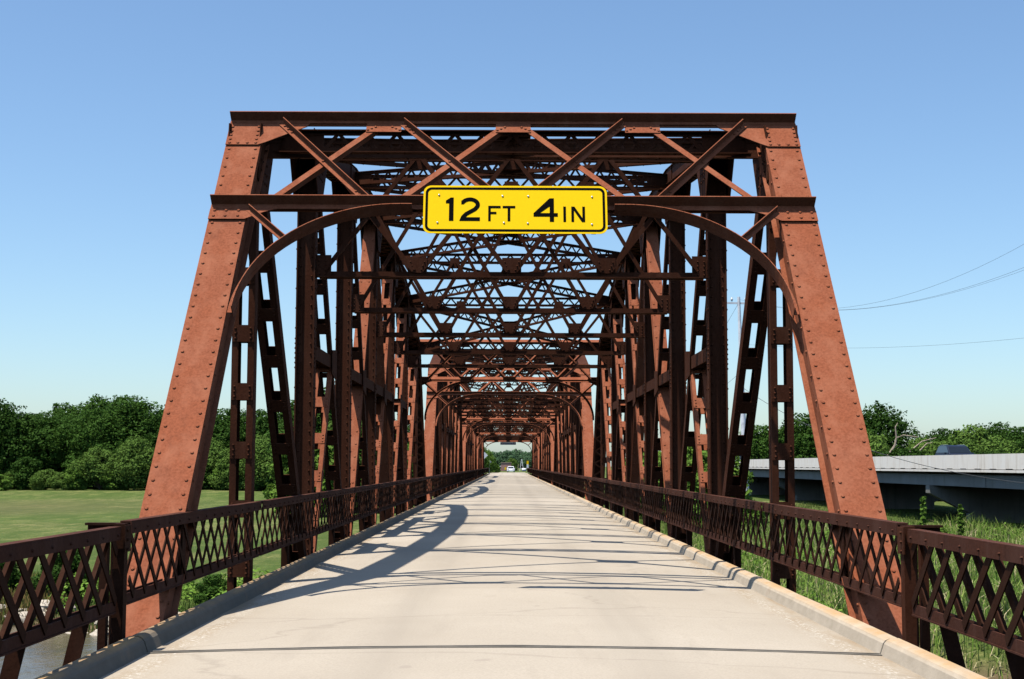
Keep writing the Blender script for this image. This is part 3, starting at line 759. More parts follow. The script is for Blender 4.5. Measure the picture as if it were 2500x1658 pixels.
# railings of each span, built once per side in span coordinates
for s in (-1, 1):
    side = 'left' if s < 0 else 'right'
    secs = [(-0.75, P-0.06)] + [(i*P+0.06, (i+1)*P-0.06) for i in range(1, NP-1)] + [((NP-1)*P+0.06, NP*P+0.85)]
    posts = [1.2] + [(i+0.5)*P for i in range(1, NP-1)] + [NP*P-1.2]
    r0 = railing('lattice_railing', '', s, secs, posts, 0.37, 0.555, 0.053, 'lattice railings along the trusses', oy=Y0)
    ALLOBJ = list(S.collection.objects)
    for k in range(4):
        r = r0 if k == 0 else copy_tree(r0)
        r.location = (0, Y0+k*PERIOD, 0)
        r['label'] = ('dark rusty lattice railing on the %s side of the %s truss span' % (side, ('nearest', 'second', 'third', 'farthest')[k]))
    # approach railing beside the camera
    ra = railing('approach_railing', 'dark rusty lattice railing on the %s in front of the first portal' % side, s,
                 [(-9.0, -2.2), (-2.1, 4.0), (4.1, 10.85)], [-2.15, 4.05], 0.41, 0.60, 0.070, 'approach railings', down=-0.3)
    mb = MB(); x = s*XR                                                  # stout end post
    mb.box((x+s*0.0, 10.93, 0.30), (0.085, 0.10, 1.28)); mb.box((x-s*0.05, 10.93, 0.83), (0.012, 0.17, 0.2)); mb.box((x+s*0.17, 11.12, 0.28), (0.06, 0.08, 1.24)); mb.box((x+s*0.08, 11.02, 0.25), (0.012, 0.09, 1.1))
    for z in (0.75, 0.82, 0.89): mb.rivet((x-s*0.056, 10.9, z), (-s, 0, 0), 0.014)
    part('end_post', mb, M['rustshade'] if s > 0 else M['rail'], ra)
    mb = MB(); mb.box((x+s*0.17, 11.20, ZRT+0.012), (0.34, 0.09, 0.018)); mb.box((x+s*0.17, 11.24, ZRT-0.022), (0.34, 0.012, 0.05))
    part('outrigger', mb, M['rail'], ra); ra.location.z = -0.032
    for yb in (9.0, 6.2, 10.35):
        mb = MB()
        mb.beam((x+s*0.10, yb, ZRB+0.02), (x+s*0.30, yb-0.05, -0.65), (0, 1, 0), 0.012, 0.11)
        mb.beam((x+s*0.10, yb+0.05, ZRB+0.02), (x+s*0.30, yb, -0.65), (0, 1, 0), 0.08, 0.012)
        part('brace', mb, M['rail'], ra)
    rf = railing('far_railing', 'short dark lattice railing on the %s past the last portal' % side, s,
                 [(starts[3]+NP*P+0.95, 198.0), (198.1, 210.0), (210.1, 221.0)], [198, 210], 0.6, 0.6, 0.05, 'far end railings')
# approach span steel under the near deck
ap = thing('approach_span', 'dark steel girders of the short span beneath the nearest stretch of deck', 'girder span', (0, 0, 0))
for x in (-2.7, -0.9, 0.9, 2.7):
    mb = MB(); mb.box((x, -2.6, -0.55), (0.014, 26.4, 0.6)); mb.box((x, -2.6, -0.86), (0.22, 26.4, 0.018)); part('girder', mb, M['rustshade'], ap)
for s in (-1, 1):
    mb = MB()
    mb.prism([(s*2.78, 9.15, -0.14), (s*3.75, 9.15, -0.14), (s*3.75, 9.15, -0.30), (s*2.78, 9.15, -0.9)][::s], (0, 0.014, 0))
    mb.box((s*3.27, 9.157, -0.13), (0.97, 0.16, 0.014))
    part('bracket', mb, M['rustshade'], ap)

# piers
def pier(y, k):
    t = thing('bridge_pier', ['pale concrete pier under the near end of the nearest truss span', 'concrete pier between the nearest and second truss spans',
              'concrete pier between the second and third truss spans', 'concrete pier between the third and farthest truss spans',
              'concrete pier under the far end of the farthest truss span'][k], 'pier', (0, y, 0), 0, 'piers of the truss bridge')
    mb = MB(); mb.box((0, 0, -0.85), (8.0, 1.5, 0.45)); part('cap', mb, M['pierm'], t)
    for s in (-1, 1):
        mb = MB(); mb.tube([(s*3.0, 0, -1.075), (s*3.0, 0, -7)], 0.62, 20); part('column', mb, M['pierm'], t)
    mb = MB(); mb.box((0, 0, -2.6), (4.8, 0.4, 3.0)); part('web_wall', mb, M['pierm'], t)
pier(Y0-0.55, 0)
for k in range(1, 4): pier(Y0+k*PERIOD-GAP/2, k)
pier(Y0+3*PERIOD+NP*P+0.6, 4)

# ------------------------------------------------------------------ clearance sign
def stroke(mb, pts, w, y, closed=False):
    for a, b in zip(pts[:-1], pts[1:]):
        a = V((a[0], y, a[1])); b = V((b[0], y, b[1])); d = (b-a).normalized()
        mb.beam(a-d*(0.0 if closed else 0), b, (0, 1, 0), 0.002, w)
def flatpoly(mb, pts, y):
    mb.prism([(x, y, z) for x, z in pts], (0, 0.002, 0))
def rrect(w, h, r, n=8):
    o = []
    for cx, cz, a0 in ((w/2-r, h/2-r, 0), (-w/2+r, h/2-r, 90), (-w/2+r, -h/2+r, 180), (w/2-r, -h/2+r, 270)):
        for k in range(n+1):
            a = R(a0+90*k/n); o.append((cx+r*math.cos(a), cz+r*math.sin(a)))
    return o
def ringpoly(mb, o, i, y):
    n = len(o)
    for k in range(n):
        k2 = (k+1) % n
        mb.quad((o[k][0], y, o[k][1]), (i[k][0], y, i[k][1]), (i[k2][0], y, i[k2][1]), (o[k2][0], y, o[k2][1]))
def sweep(mb, cl, w, y, n0=None, n1=None):
    """flat ribbon with mitred joints along a centre line"""
    Lp, Rp = [], []
    for j, p in enumerate(cl):
        a = cl[max(j-1, 0)]; b = cl[min(j+1, len(cl)-1)]
        t = V((b[0]-a[0], b[1]-a[1])); t = V((t.x, t.y)).normalized(); nrm = (-t.y, t.x)
        if j == 0 and n0: nrm = n0
        if j == len(cl)-1 and n1: nrm = n1
        Lp.append((p[0]+nrm[0]*w/2, p[1]+nrm[1]*w/2)); Rp.append((p[0]-nrm[0]*w/2, p[1]-nrm[1]*w/2))
    for j in range(len(cl)-1):
        mb.quad((Lp[j][0], y, Lp[j][1]), (Rp[j][0], y, Rp[j][1]), (Rp[j+1][0], y, Rp[j+1][1]), (Lp[j+1][0], y, Lp[j+1][1]))
SW, SH = 2.0, 0.575
sign = thing('clearance_sign', 'yellow height limit sign reading 12 FT 4 IN on the first portal', 'sign', (0.02, 15.40, EYE+2.765))
sign.rotation_euler = (R(-16), 0, R(0.15))
mb = MB(); o = rrect(SW, SH, 0.085)
mb.prism([(x, 0.0, z) for x, z in o][::-1], (0, 0.006, 0)); part('panel', mb, M['yellow'], sign)
mb = MB(); ringpoly(mb, rrect(SW-0.045, SH-0.045, 0.068), rrect(SW-0.10, SH-0.10, 0.045), -0.002); part('border', mb, M['black'], sign)
# glyph coordinates measured on the sign: crop px -> metres
kx = SW/2070.0; kz = SH/590.0
G = lambda x, z: ((x-1190)*kx, (385-z)*kz)
y = -0.0025
g = MB()
g.poly([(x, y, z) for x, z in [G(445, 528), G(496, 528), G(496, 240), G(462, 240), G(408, 278), G(408, 312), G(445, 312)]])
part('character', g, M['black'], sign, label='digit 1')
g = MB(); cx, cz = 678, 338                                            # digit 2
cl = [G(582, 300)]
for a in range(155, -35, -12): cl.append(G(680+88*math.cos(R(a)), 328-66*math.sin(R(a))))
cl += [G(735, 385), G(690, 412), G(640, 442), G(606, 478), G(588, 528)]
sweep(g, cl, 0.047, y, None, (1.1, 0))
g.quad(*[(x, y-0.0003, z) for x, z in [G(600, 528), G(793, 528), G(793, 483), G(600, 483)]])
part('character', g, M['black'], sign, label='digit 2')
def rects(lst, lb, mb=None):
    g = mb or MB()
    for j, (x0, z0, x1, z1) in enumerate(lst):
        g.quad(*[(x, y-0.0003*j, z) for x, z in [G(x0, z1), G(x1, z1), G(x1, z0), G(x0, z0)]])
    part('character', g, M['black'], sign, label=lb)
rects([(886, 341, 914, 530), (900, 341, 1025, 370), (900, 415, 978, 443)], 'letter F')
rects([(1048, 341, 1190, 370), (1104, 356, 1134, 530)], 'letter T')
g = MB()
g.poly([(x, y, z) for x, z in [G(1576, 245), G(1625, 245), G(1625, 310), G(1465, 430), G(1395, 430)]])
rects([(1395, 428, 1668, 472), (1577, 245, 1625, 535)], 'digit 4', g)
rects([(1730, 347, 1760, 536)], 'letter I')
g = MB(); g.poly([(x, y-0.0008, z) for x, z in [G(1820, 347), G(1856, 347), G(1974, 536), G(1938, 536)]])
rects([(1820, 347, 1850, 536), (1944, 347, 1974, 536)], 'letter N', g)
for bx, bz in ((330, 208), (1047, 220), (1337, 220), (2057, 225), (318, 550), (1063, 550), (1331, 556), (2050, 565)):
    mb = MB(); x, z = G(bx, bz); mb.rivet((x, -0.001, z), (0, -1, 0), 0.013, 0.01); part('bolt', mb, M['zinc'], sign)
for x in (-0.85, -0.12, 0.12, 0.85): mb = MB(); mb.box((x, 0.03, 0.0), (0.05, 0.045, 0.54)); part('mounting_bar', mb, M['signback'], sign)
yx = starts[3]+NP*P - (vz(4.1)*VY) + 0.25
fs = thing('far_clearance_sign', 'grey back of the height sign hanging under the exit portal at the far end', 'sign', (0.02, yx, 4.02))
mb = MB(); mb.prism([(x, 0.0, z) for x, z in rrect(1.95, 0.36, 0.05)][::-1], (0, 0.006, 0)); part('panel', mb, M['signback'], fs)
for x in (-0.7, 0.7): mb = MB(); mb.box((x, -0.03, 0.08), (0.05, 0.05, 0.44)); part('mounting_bar', mb, M['zinc'], fs)

# ------------------------------------------------------------------ terrain and water
def smooth(t): t = min(1, max(0, t)); return t*t*(3-2*t)
def bank_y(x): return 34.5 - 0.62*max(-45, min(40, x)) if x < 0 else 34.5 - 0.1*min(x, 18)
def gz(x, y):
    base = -3.3 if x < 0 else -2.75
    base += 0.12*math.sin(x*0.05+1.3)*math.cos(y*0.04) + 0.2*smooth((y-60)/100)*math.sin(x*0.021)
    t = smooth((y-bank_y(x)+1.5)/8.0)
    h = -5.2 + (base+5.2)*t
    back = smooth((-14-y)/12.0); h = h + (-0.35-h)*back
    up = smooth((y-196)/26.0)*(1-smooth((abs(x)-5)/14.0)*0.75*(1-smooth((y-225)/60)))
    h = h + (-0.42-h)*up*(1 if abs(x) < 60 else 1-smooth((abs(x)-60)/60))
    return h
xs = sorted(set([round(x, 2) for x in list(np.arange(-60, 61, 2.0)) + [-3000, -1800, -1000, -600, -400, -300, -230, -180, -150, -130, -110, -95, -85, -75, -67,
      67, 75, 85, 95, 110, 130, 150, 180, 230, 300, 400, 600, 1000, 1800, 3000]]))
ys = sorted(set([round(v, 2) for v in list(np.arange(-30, 110, 2.0)) + list(np.arange(110, 300, 6.0)) + [-400, -200, -100, -60, -40, 320, 350, 400, 500, 700, 1000, 1500, 2500, 4000]]))
mb = MB()
for yv in ys:
    for xv in xs: mb.v.append((xv, yv, gz(xv, yv)))
n = len(xs)
for j in range(len(ys)-1):
    for k in range(n-1): a = j*n+k; mb.f.append((a, a+1, a+n+1, a+n))
struct('ground', mb, M['ground'], 'mown grass field and river banks around the bridge', True)
mb = MB(); mb.quad((-400, -60, -3.95), (60, -60, -3.95), (60, 90, -3.95), (-400, 90, -3.95))
struct('water', mb, M['water'], 'muddy river water below the near end of the bridge')
# road beyond the bridge
mb = MB(); zr = lambda yy: -0.03 - 0.0035*max(0, yy-221)
pts = [221, 240, 270, 300, 340, 380, 430, 500, 620]
for a, b in zip(pts[:-1], pts[1:]):
    ca = 0.00004*(a-221)**2; cb = 0.00004*(b-221)**2
    mb.quad((-3.4+ca, a, zr(a)+0.02), (3.4+ca, a, zr(a)+0.02), (3.4+cb, b, zr(b)+0.02), (-3.4+cb, b, zr(b)+0.02))
    mb.quad((-5.5+ca, a, zr(a)-0.4), (-3.4+ca, a, zr(a)+0.02), (-3.4+cb, b, zr(b)+0.02), (-5.5+cb, b, zr(b)-0.6))
    mb.quad((3.4+ca, a, zr(a)+0.02), (5.5+ca, a, zr(a)-0.4), (5.5+cb, b, zr(b)-0.6), (3.4+cb, b, zr(b)+0.02))
struct('far_road', mb, M['deck'], 'pale road running on beyond the bridge')

# ------------------------------------------------------------------ vegetation
rs = np.random.RandomState(11)
def leafcloud(blobs, n, size, flat=0.5, seed=0):
    """n leaf faces scattered through blobs (cx,cy,cz,rx,ry,rz); returns MB"""
    r = np.random.RandomState(seed); B = np.array(blobs)
    wts = (B[:, 3]*B[:, 4]*B[:, 5])**(2/3); wts /= wts.sum()
    idx = r.choice(len(B), n, p=wts)
    d = r.normal(size=(n, 3)); d /= np.linalg.norm(d, axis=1)[:, None]
    rad = 1-np.abs(r.normal(0, 0.16, n)); lump = 1+0.13*np.sin(d[:, 0]*9+idx)+0.13*np.sin(d[:, 2]*11+idx*2)+0.1*np.sin(d[:, 1]*13+idx*3)
    c = B[idx, :3] + d*B[idx, 3:]*(rad*lump)[:, None]
    nrm = d*0.7 + r.normal(0, 0.6, (n, 3)) + np.array([0, 0, flat]); nrm /= np.linalg.norm(nrm, axis=1)[:, None]
    t = np.cross(nrm, r.normal(size=(n, 3))); t /= np.linalg.norm(t, axis=1)[:, None]; b = np.cross(nrm, t)
    s = size*(0.5+r.rand(n))[:, None]
    p = np.stack([c-t*s*0.5, c-b*s*0.32+t*s*0.05, c+t*s*0.55, c+b*s*0.34], 1).reshape(-1, 3)
    return p
def leafmesh(name, p, mat):
    n = len(p)//4; me = bpy.data.meshes.new(name)
    me.vertices.add(len(p)); me.vertices.foreach_set('co', p.astype(np.float32).ravel())
    me.loops.add(4*n); me.loops.foreach_set('vertex_index', np.arange(4*n, dtype=np.int32))
    me.polygons.add(n); me.polygons.foreach_set('loop_start', np.arange(0, 4*n, 4, dtype=np.int32))
    me.update(calc_edges=True); me.materials.append(mat); return me
def make_tree_mesh(name, h, spread, trunk_h, n, size, mat, seed, tall=1.0, nb=16):
    r = random.Random(seed); blobs = []; tr = MB()
    tr.tube([(0, 0, -0.5), (0.1, 0, trunk_h*0.6), (0.05, 0.15, trunk_h), (0.2, -0.1, h*0.72)], [h*0.028, h*0.022, h*0.018, h*0.006], 8)
    for k in range(nb):
        a = 2*math.pi*(k*0.381966)+r.uniform(-0.3, 0.3); t = (k+0.5)/nb
        zz = trunk_h*0.75 + (h-trunk_h*0.75)*(0.06+0.84*t); env = math.sin(math.pi*(0.22+0.70*t))
        rr = spread*env*r.uniform(0.35, 0.8); br = h*r.uniform(0.12, 0.19)*(0.75+0.5*env)
        x, yv = rr*math.cos(a), rr*math.sin(a)
        blobs.append((x, yv, zz, br*1.15, br*1.15, br*0.85*tall))
        z0 = trunk_h*r.uniform(0.7, 1.0) if zz > trunk_h else trunk_h*0.7
        tr.tube([(0.05, 0.1, z0), (x*0.5, yv*0.5, (z0+zz)/2+0.1), (x*0.95, yv*0.95, zz)], [h*0.009, h*0.006, h*0.002], 5)
    for k in range(nb):                                            # small outliers roughen the outline
        bx = blobs[r.randrange(nb)]; a = r.uniform(0, 6.28); e = r.uniform(-0.3, 1.0)
        q = math.sqrt(max(0, 1-e*e)); rr = h*0.05
        blobs.append((bx[0]+bx[3]*q*math.cos(a), bx[1]+bx[4]*q*math.sin(a), bx[2]+bx[5]*e, rr, rr, rr))
    me = leafmesh(name+'_crown', leafcloud(blobs, n, size, 0.5, seed), mat)
    return me, tr.mesh(name+'_trunk', M['bark'])
TREES = {
 'oak0': make_tree_mesh('oak', 12, 5.2, 1.3, 22000, 0.34, M['leaf'], 1),
 'oak1': make_tree_mesh('oak', 12, 4.4, 1.5, 20000, 0.34, M['leaf'], 2, 1.15),
 'oak2': make_tree_mesh('oak', 12, 5.8, 1.2, 23000, 0.34, M['leaf'], 3, 0.9, 20),
 'oak3': make_tree_mesh('oak', 12, 4.8, 1.3, 20000, 0.34, M['leaf'], 4, 1.05),
 'wil0': make_tree_mesh('willow', 8, 4.6, 0.5, 19000, 0.27, M['leafw'], 5, 0.9, 18),
 'wil1': make_tree_mesh('willow', 8, 3.9, 0.5, 17000, 0.27, M['leafw'], 6, 1.0, 16),
 'bush0': make_tree_mesh('bush', 5, 3.2, 0.2, 9000, 0.26, M['leaf'], 7, 0.9, 14),
 'bush1': make_tree_mesh('bush', 5, 2.8, 0.2, 8000, 0.26, M['leafl'], 8, 0.9, 14),
 'lit0': make_tree_mesh('sapling', 8, 2.6, 1.2, 10000, 0.28, M['leafl'], 9, 1.1, 14),
 'lit1': None,
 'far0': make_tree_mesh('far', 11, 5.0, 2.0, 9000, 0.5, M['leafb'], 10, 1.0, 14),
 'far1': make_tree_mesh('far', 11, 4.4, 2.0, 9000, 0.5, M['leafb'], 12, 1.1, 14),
}
def shoot():
    r = random.Random(33); tr = MB(); blobs = []
    tr.tube([(0, 0, -0.3), (0.06, 0, 3), (-0.1, 0.1, 6), (0.1, 0.0, 7.8)], [0.09, 0.07, 0.04, 0.02], 5)
    for k in range(26):
        z = 1.0+6.9*k/25; a = k*2.4; q = r.uniform(0.15, 0.75)*(1.15-z/8.5)
        blobs.append((q*math.cos(a), q*math.sin(a), z, 0.28, 0.28, 0.2))
        tr.tube([(0, 0, z-0.2), (q*math.cos(a), q*math.sin(a), z)], 0.02, 4)
    return leafmesh('shoot_crown', leafcloud(blobs, 900, 0.42, 0.4, 3), M['leafl']), tr.mesh('shoot_stem', M['bark'])
TREES['lit1'] = shoot()
TH = {'oak': 12, 'wil': 8, 'bus': 5, 'lit': 8, 'far': 11}
def plant(kind, x, yv, h, label, group, cat='tree', name=None, wide=1.0, rz=None):
    cr, tk = TREES[kind]; hh = TH[kind[:3]]; s = h/hh
    nm = name or {'oak': 'tree', 'wil': 'willow_tree', 'bus': 'bush', 'lit': 'sapling', 'far': 'tree'}[kind[:3]]
    t = thing(nm, label, cat, (x, yv, gz(x, yv)-0.1), random.uniform(0, 6.28) if rz is None else rz, group)
    t.scale = (s*wide, s*wide, s)
    link('crown', cr, t); link('trunk', tk, t)
    return t
def at(px, d): return (px-1240)/3500*d - 0.055             # picture column (photo px) at depth d -> x
def hgt(py, d, x): return EYE + (1135-py)/3500*d - gz(x, d)  # height of a thing whose top is at photo row py
wood = 'trees of the wood behind the left field'
prof_top = [(-80, 985), (0, 978), (60, 985), (130, 990), (200, 975), (290, 968), (350, 985), (400, 1000), (450, 1020), (520, 1000), (560, 1012),
            (640, 1015), (700, 990), (740, 985), (800, 950), (840, 970), (900, 1000), (960, 1020), (1020, 1030), (1080, 1040), (1150, 1060)]
def topat(px):
    for (a, b), (c, d) in zip(prof_top[:-1], prof_top[1:]):
        if a <= px <= c: return b + (d-b)*(px-a)/(c-a)
    return 1030
rnd = random.Random(5)
for row, (d0, step, dy) in enumerate(((252, 62, 12), (236, 78, -2), (268, 70, 6))):
    px = -110 + row*25
    while px < 1120:
        d = d0+rnd.uniform(-4, 4); x = at(px, d); h = hgt(topat(max(-79, px))+dy+rnd.uniform(-18, 34), d, x)/1.02
        kind = 'oak%d' % rnd.randrange(4)
        plant(kind, x, d, h, 'dark green tree in the dense wood behind the left field', wood, wide=rnd.uniform(0.8, 1.2))
        px += step*rnd.uniform(0.8, 1.2)
# lighter willows and bushes in front of the wood
for px, top, kind, lb in ((75, 1115, 'bush0', 'rounded dark bush at the wood edge near the left border of the photo'),
        (250, 1090, 'wil0', 'pale rounded willow beside the left portal post'), (335, 1068, 'wil1', 'tall pale willow just left of the left portal post'),
        (190, 1140, 'bush1', 'low bright bush between the dark bush and the willows'),
        (520, 1072, 'wil1', 'pale willow seen just right of the left portal post'), (580, 1085, 'wil0', 'pale willow behind the first hanger on the left'),
        (650, 1065, 'wil1', 'pale willow behind the leaning battened diagonal'),
        (545, 1140, 'bush1', 'bright low bush at the field edge behind the first hanger'), (640, 1140, 'bush0', 'dark low bush behind the leaning diagonal'),
        (720, 1040, 'lit0', 'light green tree behind the first big post on the left'), (420, 1120, 'bush0', 'dark bush hidden mostly by the left portal post')):
    d = 222+rnd.uniform(-4, 4); x = at(px, d); plant(kind, x, d, hgt(top, d, x), lb, 'willows and bushes at the field edge', 'bush' if kind[0] == 'b' else 'tree')
px = -60
while px < 700:
    d = 226+rnd.uniform(-5, 5); x = at(px, d)
    plant(rnd.choice(['bush0', 'bush0', 'wil0', 'bush1']), x, d, rnd.uniform(2.2, 4.2), 'low shrub in the undergrowth along the edge of the left field', 'shrubs along the wood edge', 'shrub', 'shrub', wide=1.4)
    px += rnd.uniform(28, 50)
# greenery close behind the left truss
for px, top, d, kind, lb in ((790, 960, 150, 'oak1', 'dark tree showing between the first and second left posts'), (860, 1000, 145, 'wil1', 'pale tree behind the second left post'),
        (905, 1010, 140, 'oak3', 'dark tree behind the third left post'), (950, 1040, 150, 'lit0', 'light tree behind the fourth left post'),
        (980, 1060, 165, 'oak0', 'dark tree behind the fifth left post'), (760, 1060, 130, 'bush1', 'bright bush low behind the first left post')):
    x = at(px, d); plant(kind, x, d, hgt(top, d, x), lb, 'trees close behind the left truss', 'tree')
# right side
for px, top, d, kind, lb in ((2145, 985, 190, 'oak1', 'tall dark tree standing right of the right portal post'), (2085, 1030, 185, 'oak3', 'dark tree against the right portal post'),
        (2110, 1045, 180, 'wil0', 'lower shaggy tree below the tall one by the right portal post'),
        (1965, 1010, 195, 'oak0', 'dark tree just left of the right portal post'), (1935, 1030, 200, 'lit0', 'light tree left of the right portal post'),
        (1855, 1035, 200, 'oak2', 'broad tree seen between the right hanger and the leaning diagonal'), (1800, 1060, 205, 'oak3', 'dark tree behind the pale utility pole'),
        (2260, 1060, 175, 'wil0', 'pale bushy tree behind the dead branches'), (2305, 1042, 182, 'oak2', 'bushy tree behind the dark car'),
        (2365, 1036, 178, 'wil1', 'pale bushy tree right of the dark car'), (2425, 1030, 180, 'oak0', 'bushy tree near the right border'),
        (2490, 1036, 176, 'oak2', 'bushy tree at the right border of the photo'), (2555, 1030, 180, 'oak1', 'tree past the right border'),
        (2330, 1060, 168, 'wil0', 'low pale bush behind the parapet right of the car'), (2440, 1062, 166, 'wil1', 'low pale bush behind the parapet near the right border'),
        (2200, 1085, 170, 'bush0', 'low dark bush behind the parapet under the dead branches'), (2030, 1060, 205, 'oak0', 'tree half hidden behind the right portal post'),
        (1740, 1060, 210, 'oak1', 'tree behind the first big post on the right'), (1690, 1075, 215, 'oak2', 'tree between the first and second right posts')):
    x = at(px, d); plant(kind, x, d, hgt(top, d, x), lb, 'trees behind the highway bridge', 'tree', wide=1.1)
for px, top, d, kind, lb in ((1745, 1085, 92, 'bush1', 'leafy bright bush behind the first big right post'), (1700, 1060, 96, 'lit0', 'bright sapling behind the right truss between the first two posts'),
        (1655, 1075, 105, 'lit0', 'bright sapling behind the second right post'), (1620, 1090, 112, 'bush1', 'bright bush beside the right truss'),
        (1590, 1095, 120, 'bush1', 'bright bush behind the third right post'), (1560, 1100, 130, 'lit0', 'bright sapling behind the fourth right post'),
        (1835, 1215, 88, 'bush1', 'small bright shrub growing by the pale pole')):
    x = at(px, d); plant(kind, x, d, hgt(top, d, x), lb, 'bright shrubs beside the right truss', 'bush' if kind[0] == 'b' else 'tree')
# far end
for px, top, d, kind, lb in ((1193, 1084, 285, 'lit0', 'bright green tree at the left of the far opening'), (1172, 1066, 262, 'lit0', 'bright green tree behind the far left railing'),
        (1212, 1125, 300, 'bush1', 'low bright bush left of the far white car'),
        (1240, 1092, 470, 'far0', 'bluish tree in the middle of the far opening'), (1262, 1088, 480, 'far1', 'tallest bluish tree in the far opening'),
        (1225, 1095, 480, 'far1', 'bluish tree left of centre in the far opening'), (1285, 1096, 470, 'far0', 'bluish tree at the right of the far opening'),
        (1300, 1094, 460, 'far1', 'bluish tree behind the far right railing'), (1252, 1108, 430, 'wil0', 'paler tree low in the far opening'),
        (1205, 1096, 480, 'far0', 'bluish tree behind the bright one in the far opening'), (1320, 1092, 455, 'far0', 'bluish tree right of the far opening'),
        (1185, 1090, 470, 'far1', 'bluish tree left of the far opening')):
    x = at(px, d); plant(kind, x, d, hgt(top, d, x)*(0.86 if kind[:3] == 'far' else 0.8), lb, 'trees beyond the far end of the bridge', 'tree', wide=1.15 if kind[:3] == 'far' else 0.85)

def blades(name, n, region, hrange, wid, mat, label, seed, lean=0.35, z0=None, dens=None, cat=None):
    r = np.random.RandomState(seed); pts = []
    while len(pts) < n:
        x = r.uniform(region[0], region[1]); yv = region[2] + (region[3]-region[2])*(r.rand()**1.6)
        if dens and not dens(x, yv): continue
        pts.append((x, yv, gz(x, yv)))
    c = np.array(pts); h = (r.uniform(*hrange, n)*(0.72+0.4*np.sin(c[:, 0]*1.1+np.sin(c[:, 1]*0.6)*2)*np.cos(c[:, 1]*0.7+c[:, 0]*0.3)))[:, None]
    a = r.uniform(0, 6.283, n); L_ = r.uniform(0, lean, n)*h[:, 0]
    dx = np.stack([np.cos(a)*L_, np.sin(a)*L_, np.zeros(n)], 1)
    b = a+1.57+r.uniform(-.6, .6, n); sd = np.stack([np.cos(b), np.sin(b), np.zeros(n)], 1)*wid
    up = np.array([0, 0, 1.0])
    c = c - up*0.05
    m1 = c + up*h*0.55 + dx*0.3; tp = c + up*h*(0.97-0.25*(L_/h[:, 0])[:, None]) + dx
    q1 = np.stack([c-sd, c+sd, m1+sd*0.8, m1-sd*0.8], 1).reshape(-1, 3)
    q2 = np.stack([m1-sd*0.8, m1+sd*0.8, tp+sd*0.15, tp-sd*0.15], 1).reshape(-1, 3)
    o = link(name, leafmesh(name, np.concatenate([q1, q2]), mat)); o['kind'] = 'stuff'; o['label'] = label; o['category'] = cat or name
    return o
wet = lambda x, yv: gz(x, yv) > -4.05 and abs(x) > 3.6
blades('reeds', 38000, (3.8, 40, 32, 95), (0.5, 1.45), 0.016, M['reed'], 'tall yellow green reeds on the right bank of the river', 1, 0.7, dens=lambda x, yv: wet(x, yv) and x > 0.08*yv, cat='reeds')
blades('grass', 26000, (-30, -3.6, 36, 90), (0.15, 0.5), 0.016, M['grass'], 'weedy green grass on the left river bank', 2, 0.6, dens=lambda x, yv: wet(x, yv) and yv < bank_y(x)+14)
blades('long_grass', 26000, (3.6, 34, 70, 150), (0.2, 0.6), 0.02, M['grass'], 'bright long grass between the two bridges', 3, 0.6, dens=wet, cat='grass')
blades('straw', 11000, (3.8, 40, 31, 95), (0.35, 1.15), 0.018, M['straw'], 'pale dead straw lying among the reeds on the right bank', 6, 1.6, dens=lambda x, yv: wet(x, yv) and x > 0.08*yv)
blades('dry_weeds', 3500, (-26, -15, 44, 60), (0.3, 1.0), 0.02, M['drygrass'], 'brown dry weeds on the left bank', 4, 0.5, dens=lambda x, yv: wet(x, yv) and yv < bank_y(x)+9, cat='weeds')
def weedbed(name, region, nb, nl, seed, label):
    r = np.random.RandomState(seed); B = []
    while len(B) < nb:
        x = r.uniform(region[0], region[1]); yv = region[2]+(region[3]-region[2])*r.rand()**1.4
        if wet(x, yv) and gz(x, yv) > -3.7: q = r.uniform(0.25, 0.8); B.append((x, yv, gz(x, yv)+q*0.35, q*1.2, q*1.2, q*0.8))
    o = link(name, leafmesh(name, leafcloud(B, nl, 0.13, 0.8, seed), M['leafl'])); o['kind'] = 'stuff'; o['label'] = label; o['category'] = 'weeds'
weedbed('weeds', (4, 36, 36, 90), 110, 26000, 21, 'leafy green weeds among the reeds on the right bank')
weedbed('bank_weeds', (-28, -4, 38, 56), 80, 18000, 22, 'leafy green weeds along the left bank')
# small bank bushes
bushg = 'leafy weeds on the river banks'
for x, yv, h, lb in ((-12.5, 49, 1.5, 'leafy weed clump on the left bank nearest the portal post'), (-15.5, 51, 1.9, 'leafy weed clump in the middle of the left bank'),
                 (-18.6, 53, 1.7, 'leafy weed clump at the far left of the bank'), (-9.8, 48, 1.2, 'leafy weed clump just right of the left portal base'),
                 (-7.5, 50, 1.0, 'leafy weed clump under the left railing past the portal'),
                 (21.3, 74, 2.7, 'thin upright shoot, the left one of two in front of the highway pier'), (23.2, 74, 2.3, 'thin upright shoot, the right one of two in front of the highway pier'),
                 (21.9, 73.5, 1.3, 'low bright leafy bush at the foot of the two thin shoots')):
    plant('bush0' if x < 0 else 'lit1' if h > 2 else 'bush1', x, yv, h, lb, bushg, 'shrub', 'shrub', wide=1.0)
